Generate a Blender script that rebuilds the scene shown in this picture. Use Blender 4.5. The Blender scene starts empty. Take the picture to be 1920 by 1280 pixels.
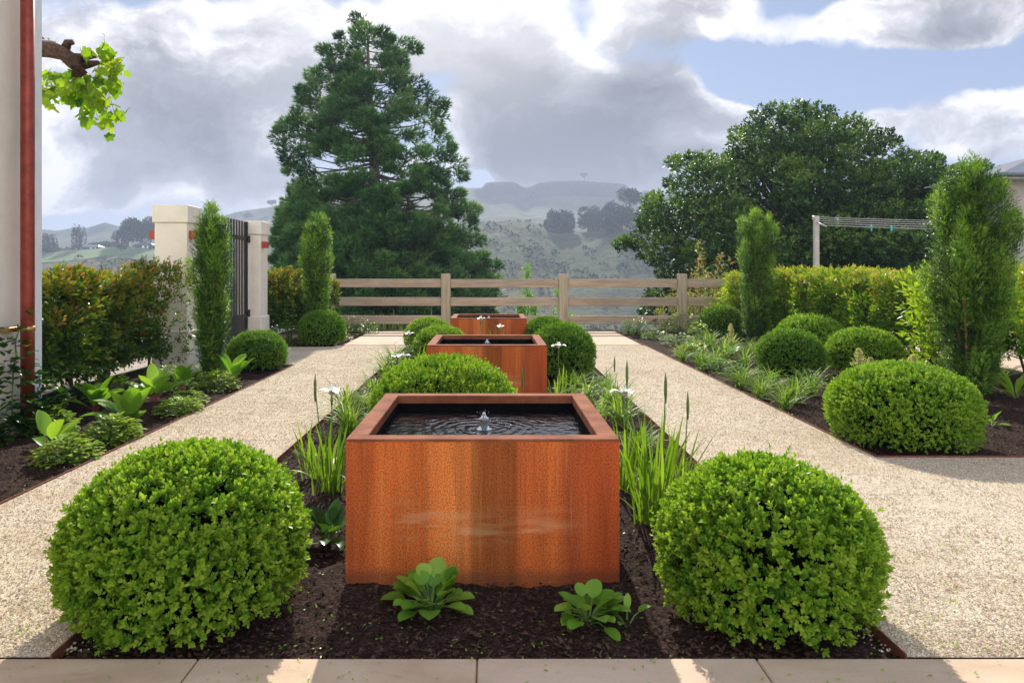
import bpy, math, random
import numpy as np
from math import radians, sin, cos, pi

scene = bpy.context.scene
COL = scene.collection
# ------------------------------------------------------------------ camera, light, exposure
CAMZ = 1.34; F = 1364.0; PX0 = 922.0; HZ = 509.0
cam_d = bpy.data.cameras.new('camera'); cam = bpy.data.objects.new('camera', cam_d)
COL.objects.link(cam); cam.location = (0, 0, CAMZ); cam.rotation_euler = (radians(90), 0, 0)
cam_d.sensor_width = 36; cam_d.lens = F/1920*36
cam_d.shift_x = (960-PX0)/1920; cam_d.shift_y = (HZ-640)/1920
cam_d.clip_start = .05; cam_d.clip_end = 8000
scene.camera = cam

SUN_EL = radians(34); SUN_AZ = radians(-3.5)      # azimuth measured from +Y towards +X
sd = bpy.data.lights.new('sun', 'SUN'); sun = bpy.data.objects.new('sun', sd); COL.objects.link(sun)
sd.energy = 4.7; sd.angle = radians(.6); sd.color = (1, .93, .82)
sun.rotation_euler = (-(pi/2-SUN_EL), 0, -SUN_AZ)   # light travels towards the camera and down

scene.view_settings.view_transform = 'Standard'; scene.view_settings.look = 'None'
scene.view_settings.gamma = 1; scene.view_settings.exposure = 0.66
scene.cycles.max_bounces = 6; scene.cycles.transparent_max_bounces = 4
scene.cycles.volume_bounces = 0; scene.cycles.diffuse_bounces = 3; scene.cycles.transmission_bounces = 4
scene.cycles.caustics_reflective = False; scene.cycles.caustics_refractive = False
scene.cycles.use_denoising = True
scene.cycles.sample_clamp_indirect = 4; scene.cycles.sample_clamp_direct = 4

# ------------------------------------------------------------------ node helpers
class NT:
    def __init__(s, tree): s.t = tree; s.n = tree.nodes; s.l = tree.links
    def new(s, ty, **kw):
        n = s.n.new(ty)
        for k, v in kw.items(): setattr(n, k, v)
        return n
    def link(s, a, b): s.l.new(a, b)
    def set(s, sock, v):
        if isinstance(v, bpy.types.NodeSocket): s.link(v, sock)
        else: sock.default_value = v
    def math(s, op, a, b=0.0, c=0.0, clamp=False):
        n = s.new('ShaderNodeMath', operation=op, use_clamp=clamp)
        s.set(n.inputs[0], a); s.set(n.inputs[1], b); s.set(n.inputs[2], c); return n.outputs[0]
    def vmath(s, op, a, b=(0, 0, 0)):
        n = s.new('ShaderNodeVectorMath', operation=op); s.set(n.inputs[0], a); s.set(n.inputs[1], b)
        return n.outputs['Value'] if op in ('LENGTH', 'DOT_PRODUCT', 'DISTANCE') else n.outputs[0]
    def noise(s, vec, scale, detail=4, rough=.5, dist=0.0):
        n = s.new('ShaderNodeTexNoise')
        if vec is not None: s.link(vec, n.inputs['Vector'])
        n.inputs['Scale'].default_value = scale; n.inputs['Detail'].default_value = detail
        n.inputs['Roughness'].default_value = rough; n.inputs['Distortion'].default_value = dist
        return n
    def ramp(s, fac, stops):
        n = s.new('ShaderNodeValToRGB'); e = n.color_ramp.elements
        while len(e) < len(stops): e.new(.5)
        for el, (p, c) in zip(e, stops):
            el.position = p; el.color = (*c, 1) if len(c) == 3 else c
        s.set(n.inputs[0], fac); return n.outputs[0]
    def mix(s, f, a, b, mode='MIX'):
        n = s.new('ShaderNodeMix', data_type='RGBA', blend_type=mode)
        s.set(n.inputs[0], f)
        for i, v in ((6, a), (7, b)):
            s.set(n.inputs[i], (*v, 1) if isinstance(v, tuple) and len(v) == 3 else v)
        return n.outputs[2]
    def smooth(s, v, a, b, c=0.0, d=1.0):
        n = s.new('ShaderNodeMapRange', interpolation_type='SMOOTHSTEP')
        s.set(n.inputs[0], v)
        for i, x in enumerate((a, b, c, d)): n.inputs[i+1].default_value = x
        return n.outputs[0]
    def mapping(s, vec, scale=(1, 1, 1), loc=(0, 0, 0)):
        n = s.new('ShaderNodeMapping'); s.link(vec, n.inputs[0]); n.inputs['Scale'].default_value = scale
        n.inputs['Location'].default_value = loc; return n.outputs[0]
    def bump(s, h, strength=.5, dist=.01, normal=None):
        n = s.new('ShaderNodeBump'); s.link(h, n.inputs['Height'])
        n.inputs['Strength'].default_value = strength; n.inputs['Distance'].default_value = dist
        if normal is not None: s.link(normal, n.inputs['Normal'])
        return n.outputs[0]

def newmat(name):
    m = bpy.data.materials.new(name); m.use_nodes = True; nt = NT(m.node_tree)
    b = nt.n['Principled BSDF']; return m, nt, b
def objco(nt): return nt.new('ShaderNodeTexCoord').outputs['Object']
def posco(nt): return nt.new('ShaderNodeNewGeometry').outputs['Position']

# ------------------------------------------------------------------ world: sky with clouds, laid out by direction
world = bpy.data.worlds.new('World'); scene.world = world; world.use_nodes = True
w = NT(world.node_tree); bg = w.n['Background']
sky = w.new('ShaderNodeTexSky', sky_type='NISHITA'); sky.sun_disc = False
sky.sun_elevation = SUN_EL; sky.sun_rotation = SUN_AZ; sky.air_density = 1.0; sky.dust_density = .6; sky.ozone_density = 2.0
dirv = w.new('ShaderNodeTexCoord').outputs['Generated']
sep = w.new('ShaderNodeSeparateXYZ'); w.link(dirv, sep.inputs[0])
den = w.math('ADD', w.math('ABSOLUTE', sep.outputs[1]), .15)
U = w.math('DIVIDE', sep.outputs[0], den); V = w.math('DIVIDE', sep.outputs[2], den)
def uv(px, py):
    a = (px-PX0)/F; e = (HZ-py)/F; n = math.sqrt(1+a*a+e*e)
    return a/(1+.15*n), e/(1+.15*n)
comb = w.new('ShaderNodeCombineXYZ'); w.link(U, comb.inputs[0]); w.link(V, comb.inputs[1])
UV0 = comb.outputs[0]
wn = w.noise(UV0, 5.5, 5, .55)
warp = w.vmath('SCALE', w.vmath('SUBTRACT', wn.outputs['Color'], (.5, .5, .5))); 
warp.node.inputs['Scale'].default_value = .13
UVW = w.vmath('ADD', UV0, warp)
def density(vec):
    st = w.mapping(vec, (1, 1.5, 1))
    nz = w.noise(st, 3.2, 7, .55).outputs['Fac']
    D = w.math('MULTIPLY', nz, .75)
    # (px, py, rx, ry, weight)
    for px, py, rx, ry, wt in BL:
        c = uv(px, py); s = (F*1.16/rx, F*1.16/ry, 1)
        d = w.vmath('SUBTRACT', vec, (c[0], c[1], 0))
        d = w.vmath('MULTIPLY', d, s)
        b = w.smooth(w.vmath('LENGTH', d), 1.0, 0.0)
        D = w.math('MULTIPLY_ADD', b, wt, D)
    return D
BL = [(1090, 235, 300, 150, .62), (330, 150, 480, 200, .28), (560, 60, 420, 130, .2), (900, 70, 330, 130, .34),
      (1260, 10, 330, 110, .35), (1720, 50, 360, 80, .3), (1600, 240, 330, 70, .2), (1890, 250, 180, 110, .32),
      (250, 330, 420, 70, .2), (1050, 320, 420, 60, .28), (1330, 215, 260, 90, .22), (880, 230, 160, 90, .15), (300, -500, 1500, 420, .35), (1900, -600, 1200, 300, .3),
      (150, 390, 110, 40, -.3), (1480, 175, 330, 70, -.34), (1080, 30, 90, 90, -.22), (1800, 140, 230, 60, -.22), (1750, 330, 200, 60, -.1), (890, 335, 50, 40, -.4), (1420, 120, 200, 60, -.2)]
D1 = density(UVW)
alpha = w.smooth(D1, .37, .49)
UVU = w.vmath('ADD', UVW, (.0, .062, 0))
D2 = density(UVU)
core = w.math('ADD', w.math('MULTIPLY', w.smooth(D2, .34, .78), .62), w.math('MULTIPLY', w.smooth(D1, .44, .80), .45))
det = w.noise(w.mapping(UVW, (1, 1.7, 1)), 7, 7, .62).outputs['Fac']
det2 = w.noise(w.mapping(UVW, (1, 1.9, 1), (3.3, 1.7, 0)), 2.7, 5, .6).outputs['Fac']
core2 = w.math('ADD', w.math('ADD', core, w.math('MULTIPLY', w.math('SUBTRACT', det2, .5), 1.7)), w.math('MULTIPLY', w.math('SUBTRACT', det, .5), 2.0), clamp=True)
cl = w.ramp(core2, [(0, (.74, .72, .73)), (.18, (.49, .48, .51)), (.42, (.27, .27, .30)), (1, (.115, .118, .14))])
# light bank round the sun, in front; unseen clouds behind brightened as added fill light
sdir = (sin(SUN_AZ)*cos(SUN_EL), cos(SUN_AZ)*cos(SUN_EL), sin(SUN_EL))
dts = w.vmath('DOT_PRODUCT', dirv, sdir)
glow = w.smooth(dts, .90, 1.0, 0.0, 1.0)
glow2 = w.math('MULTIPLY', w.math('POWER', glow, 1.5), 1.6)
cl = w.mix(w.math('MULTIPLY', glow, .45), cl, (1.1, 1.06, 1.02))
back = w.smooth(sep.outputs[1], .12, -.55)
cb = w.vmath('SCALE', cl); cb.node.inputs['Scale'].default_value = 4.3
cl = w.mix(back, cl, cb)
skyc = w.vmath('SCALE', sky.outputs[0]); skyc.node.inputs['Scale'].default_value = .105
low = w.smooth(sep.outputs[2], .32, .0, 0, .6)
skyc2 = w.mix(low, w.mix(.8, skyc, (.17, .225, .37)), (.30, .37, .52))
fin = w.mix(alpha, skyc2, cl)
w.link(fin, bg.inputs[0]); bg.inputs[1].default_value = 1.0

# ------------------------------------------------------------------ mesh helpers
RNG = np.random.default_rng(7)
def newobj(name, me, parent=None, mat=None, loc=None):
    o = bpy.data.objects.new(name, me); COL.objects.link(o)
    if parent is not None: o.parent = parent
    if mat is not None and me is not None: me.materials.append(mat)
    if loc is not None: o.location = loc
    return o
def tag(o, label=None, cat=None, group=None, kind=None):
    if label: o['label'] = label
    if cat: o['category'] = cat
    if group: o['group'] = group
    if kind: o['kind'] = kind
    return o
def empty(name, loc, rz=0, label=None, cat=None, group=None, scale=None):
    o = bpy.data.objects.new(name, None); COL.objects.link(o); o.location = loc; o.rotation_euler = (0, 0, rz)
    o.empty_display_size = .1
    if scale is not None: o.scale = scale
    return tag(o, label, cat, group)
def copy_tree(o, loc, rz=0, label=None, scale=None, group=None):
    kids = [c for c in bpy.data.objects if c.parent is o]
    r = o.copy(); COL.objects.link(r); r.location = loc; r.rotation_euler = (0, 0, rz)
    if label: r['label'] = label
    if group: r['group'] = group
    if scale is not None: r.scale = scale
    for k in kids:
        c = k.copy(); COL.objects.link(c); c.parent = r
        for g in [x for x in bpy.data.objects if x.parent is k]:
            d = g.copy(); COL.objects.link(d); d.parent = c
    return r

class MB:
    """collects polygons; build() links ONE mesh object"""
    def __init__(s): s.V = []; s.F = []; s.C = []; s.nv = 0; s.sm = []
    def add(s, V, Fc, c=None, smooth=False):
        V = np.asarray(V, float).reshape(-1, 3)
        for f in Fc:                       # list of (M,k) arrays or nested lists
            f = np.asarray(f, int)
            if f.ndim == 1: f = f[None]
            s.F.append(f+s.nv); s.sm.append(np.full(len(f), smooth))
        s.V.append(V); s.nv += len(V)
        s.C.append(np.full(len(V), .5) if c is None else np.broadcast_to(np.asarray(c, float), (len(V),)))
    def mesh(s, name='mesh'):
        me = bpy.data.meshes.new(name); V = np.concatenate(s.V); me.vertices.add(len(V))
        me.vertices.foreach_set('co', V.astype(np.float32).ravel())
        tot = np.concatenate([np.full(len(f), f.shape[1]) for f in s.F]); li = np.concatenate([f.ravel() for f in s.F])
        me.loops.add(len(li)); me.loops.foreach_set('vertex_index', li.astype(np.int32))
        me.polygons.add(len(tot)); st = np.concatenate([[0], np.cumsum(tot)[:-1]])
        me.polygons.foreach_set('loop_start', st.astype(np.int32))
        me.polygons.foreach_set('use_smooth', np.concatenate(s.sm))
        a = me.attributes.new('c', 'FLOAT', 'POINT'); a.data.foreach_set('value', np.concatenate(s.C).astype(np.float32))
        me.update(calc_edges=True); return me
    def build(s, name, mat, parent=None, loc=None): return newobj(name, s.mesh(name), parent, mat, loc)
    # --- shapes
    def box(s, x0, x1, y0, y1, z0, z1, bev=0.0, c=None):
        if bev <= 0:
            V = [(x, y, z) for x in (x0, x1) for y in (y0, y1) for z in (z0, z1)]
            s.add(V, [[(0, 1, 3, 2), (4, 6, 7, 5), (0, 4, 5, 1), (2, 3, 7, 6), (0, 2, 6, 4), (1, 5, 7, 3)]], c); return
        b = min(bev, (x1-x0)*.45, (y1-y0)*.45, (z1-z0)*.45)
        V = []; idx = {}
        lo = (x0, y0, z0); hi = (x1, y1, z1)
        for i in (0, 1):
            for j in (0, 1):
                for k in (0, 1):
                    for ax in range(3):
                        p = []
                        for a2, (t, l, h) in enumerate(zip((i, j, k), lo, hi)):
                            if a2 == ax: p.append(h if t else l)
                            else: p.append(h-b if t else l+b)
                        idx[(i, j, k, ax)] = len(V); V.append(p)
        Fq = []; Ft = []
        for ax in range(3):
            o1, o2 = [a for a in range(3) if a != ax]
            for t in (0, 1):
                q = []
                for (u, v) in ((0, 0), (1, 0), (1, 1), (0, 1)):
                    key = [0, 0, 0]; key[ax] = t; key[o1] = u; key[o2] = v; q.append(idx[(*key, ax)])
                if (t == 1) != (ax != 1): q = q[::-1]
                Fq.append(q)
            for u in (0, 1):                  # edges running along ax
                for v in (0, 1):
                    q = []
                    for (t, fa) in ((0, o1), (1, o1), (1, o2), (0, o2)):
                        key = [0, 0, 0]; key[ax] = t; key[o1] = u; key[o2] = v; q.append(idx[(*key, fa)])
                    Fq.append(q)
        for i in (0, 1):
            for j in (0, 1):
                for k in (0, 1): Ft.append([idx[(i, j, k, a)] for a in range(3)])
        s.add(V, [Fq, Ft], c)
    def tube(s, pts, rad, n=8, cap=True, c=None, jit=0.0):
        P = np.asarray(pts, float); R = np.broadcast_to(np.asarray(rad, float), (len(P),))
        T = np.gradient(P, axis=0); T /= np.linalg.norm(T, axis=1)[:, None]+1e-9
        ref = np.array([0, 0, 1.0]) if abs(T[0][2]) < .9 else np.array([1.0, 0, 0])
        A = np.cross(T, ref); A /= np.linalg.norm(A, axis=1)[:, None]+1e-9; B = np.cross(T, A)
        th = np.arange(n)/n*2*pi
        RR = R[:, None]*(1+jit*RNG.uniform(-1, 1, (len(P), n)))
        V = P[:, None]+RR[:, :, None]*(np.cos(th)[None, :, None]*A[:, None]+np.sin(th)[None, :, None]*B[:, None])
        m = len(P); i = np.arange(m-1)[:, None]*n; j = np.arange(n)[None]; j2 = (j+1) % n
        q = np.stack([i+j, i+j2, i+n+j2, i+n+j], -1).reshape(-1, 4)
        fs = [q]
        if cap: fs += [np.arange(n)[::-1][None], (np.arange(n)+(m-1)*n)[None]]
        s.add(V.reshape(-1, 3), fs, c, smooth=True)
    def lathe(s, prof, n=24, cx=0, cy=0, c=None):
        pr = np.asarray(prof, float); th = np.arange(n)/n*2*pi
        V = np.stack([cx+pr[:, 0][:, None]*np.cos(th), cy+pr[:, 0][:, None]*np.sin(th), np.repeat(pr[:, 1][:, None], n, 1)], -1)
        m = len(pr); i = np.arange(m-1)[:, None]*n; j = np.arange(n)[None]; j2 = (j+1) % n
        q = np.stack([i+j, i+j2, i+n+j2, i+n+j], -1).reshape(-1, 4)
        s.add(V.reshape(-1, 3), [q], c, smooth=True)
    def leaves(s, P, D, N, L, W, c=None, fold=.18, curl=.12, kind='leaf'):
        """P base, D direction, N normal-ish, per leaf; one folded leaf blade each"""
        n = len(P); D = D/(np.linalg.norm(D, axis=1)[:, None]+1e-9)
        S = np.cross(D, N); S /= np.linalg.norm(S, axis=1)[:, None]+1e-9; Nn = np.cross(S, D)
        L = np.broadcast_to(L, (n,))[:, None]; W = np.broadcast_to(W, (n,))[:, None]
        if kind == 'leaf':
            t = [(0, 0, 0), (-.5, .5, fold*.5), (0, .5, -.02), (.5, .5, fold*.5), (0, 1, -curl)]
            fq = np.array([(0, 3, 4, 2), (0, 2, 4, 1)])
        elif kind == 'oval':
            t = [(0, 0, 0), (-.42, .28, fold*.4), (-.5, .6, fold*.4), (0, .45, -.02), (.42, .28, fold*.4), (.5, .6, fold*.4), (0, 1, -curl)]
            fq = np.array([(0, 4, 5, 3), (3, 5, 6, 6), (0, 3, 2, 1), (3, 6, 2, 2)])
        elif kind == 'needle':
            t = [(-.5, 0, 0), (.5, 0, 0), (0.0, 1, 0)]; fq = None
        V = np.stack([P+a*W*S+b*L*D+k*W*Nn for a, b, k in t], 1)
        m = len(t); base = (np.arange(n)*m)[:, None, None]
        cc = None if c is None else np.repeat(np.broadcast_to(c, (n,)), m)
        if kind == 'leaf': fs = [(fq[None]+base).reshape(-1, 4)]
        elif kind == 'oval':
            q = np.array([(0, 4, 5, 3), (0, 3, 2, 1)]); tr = np.array([(3, 5, 6), (3, 6, 2)])
            fs = [(q[None]+base).reshape(-1, 4), (tr[None]+base).reshape(-1, 3)]
        else: fs = [(np.arange(3)[None, None]+base).reshape(-1, 3)]
        s.add(V.reshape(-1, 3), fs, cc, smooth=(kind != 'needle'))

def unit(v): return v/(np.linalg.norm(v, axis=-1, keepdims=True)+1e-9)
def rdir(n, rng=RNG): return unit(rng.normal(size=(n, 3)))
def shoots(mb, P, D, slen, pairs, L, W, spread=55, cvals=None, kind='leaf', terminal=True, rng=RNG, cj=.12, up=0.0, stem=None, Ltip=1.0):
    """leafy shoots: opposite pairs along an axis, each pair turned 90 degrees"""
    n = len(P); D = unit(D); slen = np.broadcast_to(slen, (n,)); sc = rng.uniform(.75, 1.2, n)
    cvals = rng.uniform(0, 1, n) if cvals is None else cvals
    ref = rdir(n, rng); A = unit(np.cross(D, ref)); B = np.cross(D, A)
    sp = radians(spread)
    for k in range(pairs):
        t = (k+.6)/(pairs+.3); Q = P+D*(slen*t)[:, None]
        for sgn in (1, -1):
            side = (A if k % 2 == 0 else B)*sgn
            ph = sp*(1-.35*t)+rng.normal(0, .16, n)
            ld = D*np.cos(ph)[:, None]+side*np.sin(ph)[:, None]+rng.normal(0, .1, (n, 3))
            if up: ld[:, 2] += up
            nn = unit(D*np.sin(ph)[:, None]-side*np.cos(ph)[:, None]+rng.normal(0, .12, (n, 3)))
            l = L*sc*rng.uniform(.8, 1.15, n)*(1-.25*t*(Ltip < 1))
            mb.leaves(Q, ld, nn, l, l*W/L, np.clip(cvals+rng.normal(0, cj, n)+.08*t, 0, 1), kind=kind)
    if terminal:
        for sgn in (0, 1):
            ld = unit(D+rng.normal(0, .22, (n, 3))); nn = A if sgn else B
            l = L*sc*.75
            mb.leaves(P+D*slen[:, None], ld, nn, l, l*W/L*.8, np.clip(cvals+.15+rng.normal(0, cj, n), 0, 1), kind=kind)

# value noise in 2D / 3D
_T = np.random.default_rng(3).random((64, 64, 64))
def vn3(p):
    p = np.asarray(p, float); i = np.floor(p).astype(int); f = p-i; f = f*f*(3-2*f); i &= 63; j = (i+1) & 63
    x0, y0, z0 = i[..., 0], i[..., 1], i[..., 2]; x1, y1, z1 = j[..., 0], j[..., 1], j[..., 2]
    fx, fy, fz = f[..., 0], f[..., 1], f[..., 2]
    a = _T[x0, y0, z0]*(1-fx)+_T[x1, y0, z0]*fx; b = _T[x0, y1, z0]*(1-fx)+_T[x1, y1, z0]*fx
    c = _T[x0, y0, z1]*(1-fx)+_T[x1, y0, z1]*fx; d = _T[x0, y1, z1]*(1-fx)+_T[x1, y1, z1]*fx
    return (a*(1-fy)+b*fy)*(1-fz)+(c*(1-fy)+d*fy)*fz
def fbm(p, oct=4, g=.5):
    p = np.asarray(p, float); s = 0; a = 1; t = 0
    for k in range(oct): s = s+a*vn3(p*(2.03**k)+17.3*k); t += a; a *= g
    return s/t-.5
def at(px, py, d): return np.array([(px-PX0)/F*d, d, CAMZ+(HZ-py)/F*d])
def gnd(px, py, z=0.0):
    d = F*(CAMZ-z)/(py-HZ); return (px-PX0)/F*d, d

# ------------------------------------------------------------------ materials
def leafmat(name, stops, trans=.42, rough=.42, spec=.28, tcol=(1.25, 1.3, .45), patch=.25):
    m, nt, b = newmat(name)
    a = nt.new('ShaderNodeAttribute', attribute_name='c').outputs['Fac']
    col = nt.ramp(a, stops)
    n = nt.noise(posco(nt), 1.7, 2).outputs['Fac']
    col = nt.mix(nt.math('MULTIPLY', nt.smooth(n, .35, .7), patch), col, nt.mix(1.0, col, (.75, .85, .9), 'MULTIPLY'))
    nt.link(col, b.inputs['Base Color']); b.inputs['Roughness'].default_value = rough
    b.inputs['Specular IOR Level'].default_value = spec
    tr = nt.new('ShaderNodeBsdfTranslucent'); nt.link(nt.mix(1.0, col, tcol, 'MULTIPLY'), tr.inputs[0])
    mx = nt.new('ShaderNodeMixShader'); mx.inputs[0].default_value = trans
    nt.link(b.outputs[0], mx.inputs[1]); nt.link(tr.outputs[0], mx.inputs[2])
    nt.link(mx.outputs[0], nt.n['Material Output'].inputs[0]); return m
def g(r, gg, b): return (r, gg, b)
M = {}
M['box'] = leafmat('box_leaf', [(0, g(.03, .095, .010)), (.4, g(.10, .235, .018)), (.7, g(.20, .37, .028)), (1, g(.34, .48, .05))], .38, .45, .14)
M['boxdark'] = leafmat('box_leaf_dark', [(0, g(.022, .075, .010)), (.5, g(.07, .185, .018)), (.85, g(.15, .30, .026)), (1, g(.23, .38, .04))], .35, .45, .14)
M['yew'] = leafmat('yew_needle', [(0, g(.014, .042, .010)), (.33, g(.055, .14, .018)), (.58, g(.15, .30, .025)), (1, g(.32, .50, .05))], .36, .38)
M['photinia'] = leafmat('bronze_hedge_leaf', [(0, g(.03, .065, .015)), (.45, g(.065, .13, .018)), (.74, g(.19, .28, .022)), (.9, g(.33, .34, .03)), (1, g(.42, .20, .05))], .36, .3)
M['hedge'] = leafmat('bright_hedge_leaf', [(0, g(.03, .085, .012)), (.4, g(.08, .19, .015)), (.75, g(.22, .37, .025)), (.96, g(.40, .50, .04)), (1, g(.45, .36, .07))], .42, .34)
M['oak'] = leafmat('oak_leaf', [(0, g(.008, .028, .008)), (.45, g(.026, .075, .014)), (.75, g(.08, .17, .026)), (1, g(.18, .29, .05))], .32, .42, tcol=(1.3, 1.35, .5))
M['conifer'] = leafmat('conifer_needle', [(0, g(.025, .07, .024)), (.45, g(.075, .185, .055)), (.8, g(.15, .30, .08)), (1, g(.24, .36, .11))], .28, .55, spec=.3, tcol=(1.1, 1.3, .5))
M['lime'] = leafmat('lime_leaf', [(0, g(.11, .22, .02)), (.5, g(.28, .43, .03)), (1, g(.50, .58, .07))], .45, .4)
M['fresh'] = leafmat('fresh_leaf', [(0, g(.08, .22, .02)), (.5, g(.20, .41, .04)), (1, g(.38, .56, .08))], .4, .33)
M['vine'] = leafmat('vine_leaf', [(0, g(.10, .24, .015)), (.5, g(.26, .42, .02)), (1, g(.48, .55, .05))], .48, .5, tcol=(1.3, 1.35, .35))
M['ivy'] = leafmat('climber_leaf', [(0, g(.02, .06, .015)), (.6, g(.05, .14, .025)), (1, g(.14, .28, .03))], .3, .3)
M['iris'] = leafmat('iris_blade', [(0, g(.07, .16, .02)), (.5, g(.16, .30, .025)), (1, g(.30, .42, .04))], .45, .38)
M['grass'] = leafmat('sedge_blade', [(0, g(.06, .15, .025)), (.5, g(.18, .31, .045)), (.85, g(.32, .44, .09)), (1, g(.46, .54, .20))], .4, .5)
M['pink'] = leafmat('abelia_leaf', [(0, g(.07, .14, .03)), (.5, g(.19, .28, .06)), (.80, g(.42, .42, .16)), (.93, g(.52, .30, .17)), (1, g(.55, .12, .08))], .4, .4)
M['cream'] = leafmat('plume', [(0, g(.4, .38, .2)), (1, g(.7, .66, .42))], .4, .6)
M['wild'] = leafmat('wild_grass', [(0, g(.10, .14, .03)), (1, g(.35, .38, .12))], .4, .6)
M['haze_leaf'] = leafmat('far_leaf', [(0, g(.012, .03, .014)), (1, g(.035, .07, .03))], .15, .8, spec=.1)

def simple(name, col, rough=.6, metal=0, nscale=0, namt=.2, bump=0, bscale=None, bd=.002):
    m, nt, b = newmat(name); b.inputs['Roughness'].default_value = rough; b.inputs['Metallic'].default_value = metal
    if nscale:
        n = nt.noise(objco(nt), nscale, 5, .6)
        c = nt.mix(nt.smooth(n.outputs['Fac'], .3, .7), tuple(x*(1-namt) for x in col), tuple(min(1, x*(1+namt)) for x in col))
        nt.link(c, b.inputs['Base Color'])
    else: b.inputs['Base Color'].default_value = (*col, 1)
    if bump:
        n2 = nt.noise(objco(nt), bscale or nscale*4, 5, .6)
        nt.link(nt.bump(n2.outputs['Fac'], bump, bd), b.inputs['Normal'])
    return m
M['render'] = simple('cream_render', (.88, .785, .64), .8, 0, 3, .06, .5, 120, .002)
M['trim'] = simple('white_trim', (.86, .86, .84), .5, 0, 5, .05)
M['copper'] = simple('copper_red_metal', (.30, .055, .03), .38, .5, 14, .22, .15, 90, .001)
M['brass'] = simple('brass', (.45, .27, .10), .35, .9, 20, .2)
M['lampred'] = simple('lamp_red_metal', (.42, .07, .035), .45, .2, 20, .15)
M['gate'] = simple('black_metal', (.022, .022, .026), .4, .3, 20, .2)
M['bark'] = simple('bark', (.10, .07, .05), .9, 0, 6, .45, 1, 14, .03)
M['barkpale'] = simple('pale_bark', (.20, .15, .11), .9, 0, 8, .4, .8, 20, .03)
M['redbark'] = simple('yew_stem', (.36, .15, .06), .8, 0, 20, .35, .6, 60, .004)
M['stem'] = simple('green_stem', (.10, .18, .03), .5, 0, 20, .3)
M['core_shade'] = simple('twig_shade', (.006, .007, .004), 1, 0, 15, .5, 1, 30, .02)  # near-black colour standing in for deep shade among the inner twigs
M['core_shade'].node_tree.nodes['Principled BSDF'].inputs['Specular IOR Level'].default_value = 0
M['vinebark'] = simple('vine_bark', (.085, .045, .03), .95, 0, 25, .5, 1, 60, .01)
M['rim_black'] = simple('trough_liner', (.004, .004, .004), .95)
M['rim_black'].node_tree.nodes['Principled BSDF'].inputs['Specular IOR Level'].default_value = .05
M['edging'] = simple('rusty_edging', (.20, .065, .035), .75, .2, 12, .35, .3, 90, .001)
M['petal'] = simple('white_petal', (.86, .86, .82), .5)
M['petal'].node_tree.nodes['Principled BSDF'].inputs['Subsurface Weight'].default_value = 0
M['yellow'] = simple('yellow_signal', (.75, .5, .05), .5)
M['postgrey'] = simple('grey_post', (.50, .45, .41), .5, 0, 8, .08)
M['line'] = simple('clothes_line', (.55, .56, .55), .5)
M['peg'] = simple('turquoise_plastic', (.03, .50, .52), .4)
M['roofm'] = simple('roof_iron', (.16, .18, .21), .45, .3, 3, .1)
M['wallb'] = simple('house_beige', (.52, .46, .38), .8, 0, 3, .05)
M['glassd'] = simple('dark_glass', (.02, .025, .03), .1)

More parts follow.
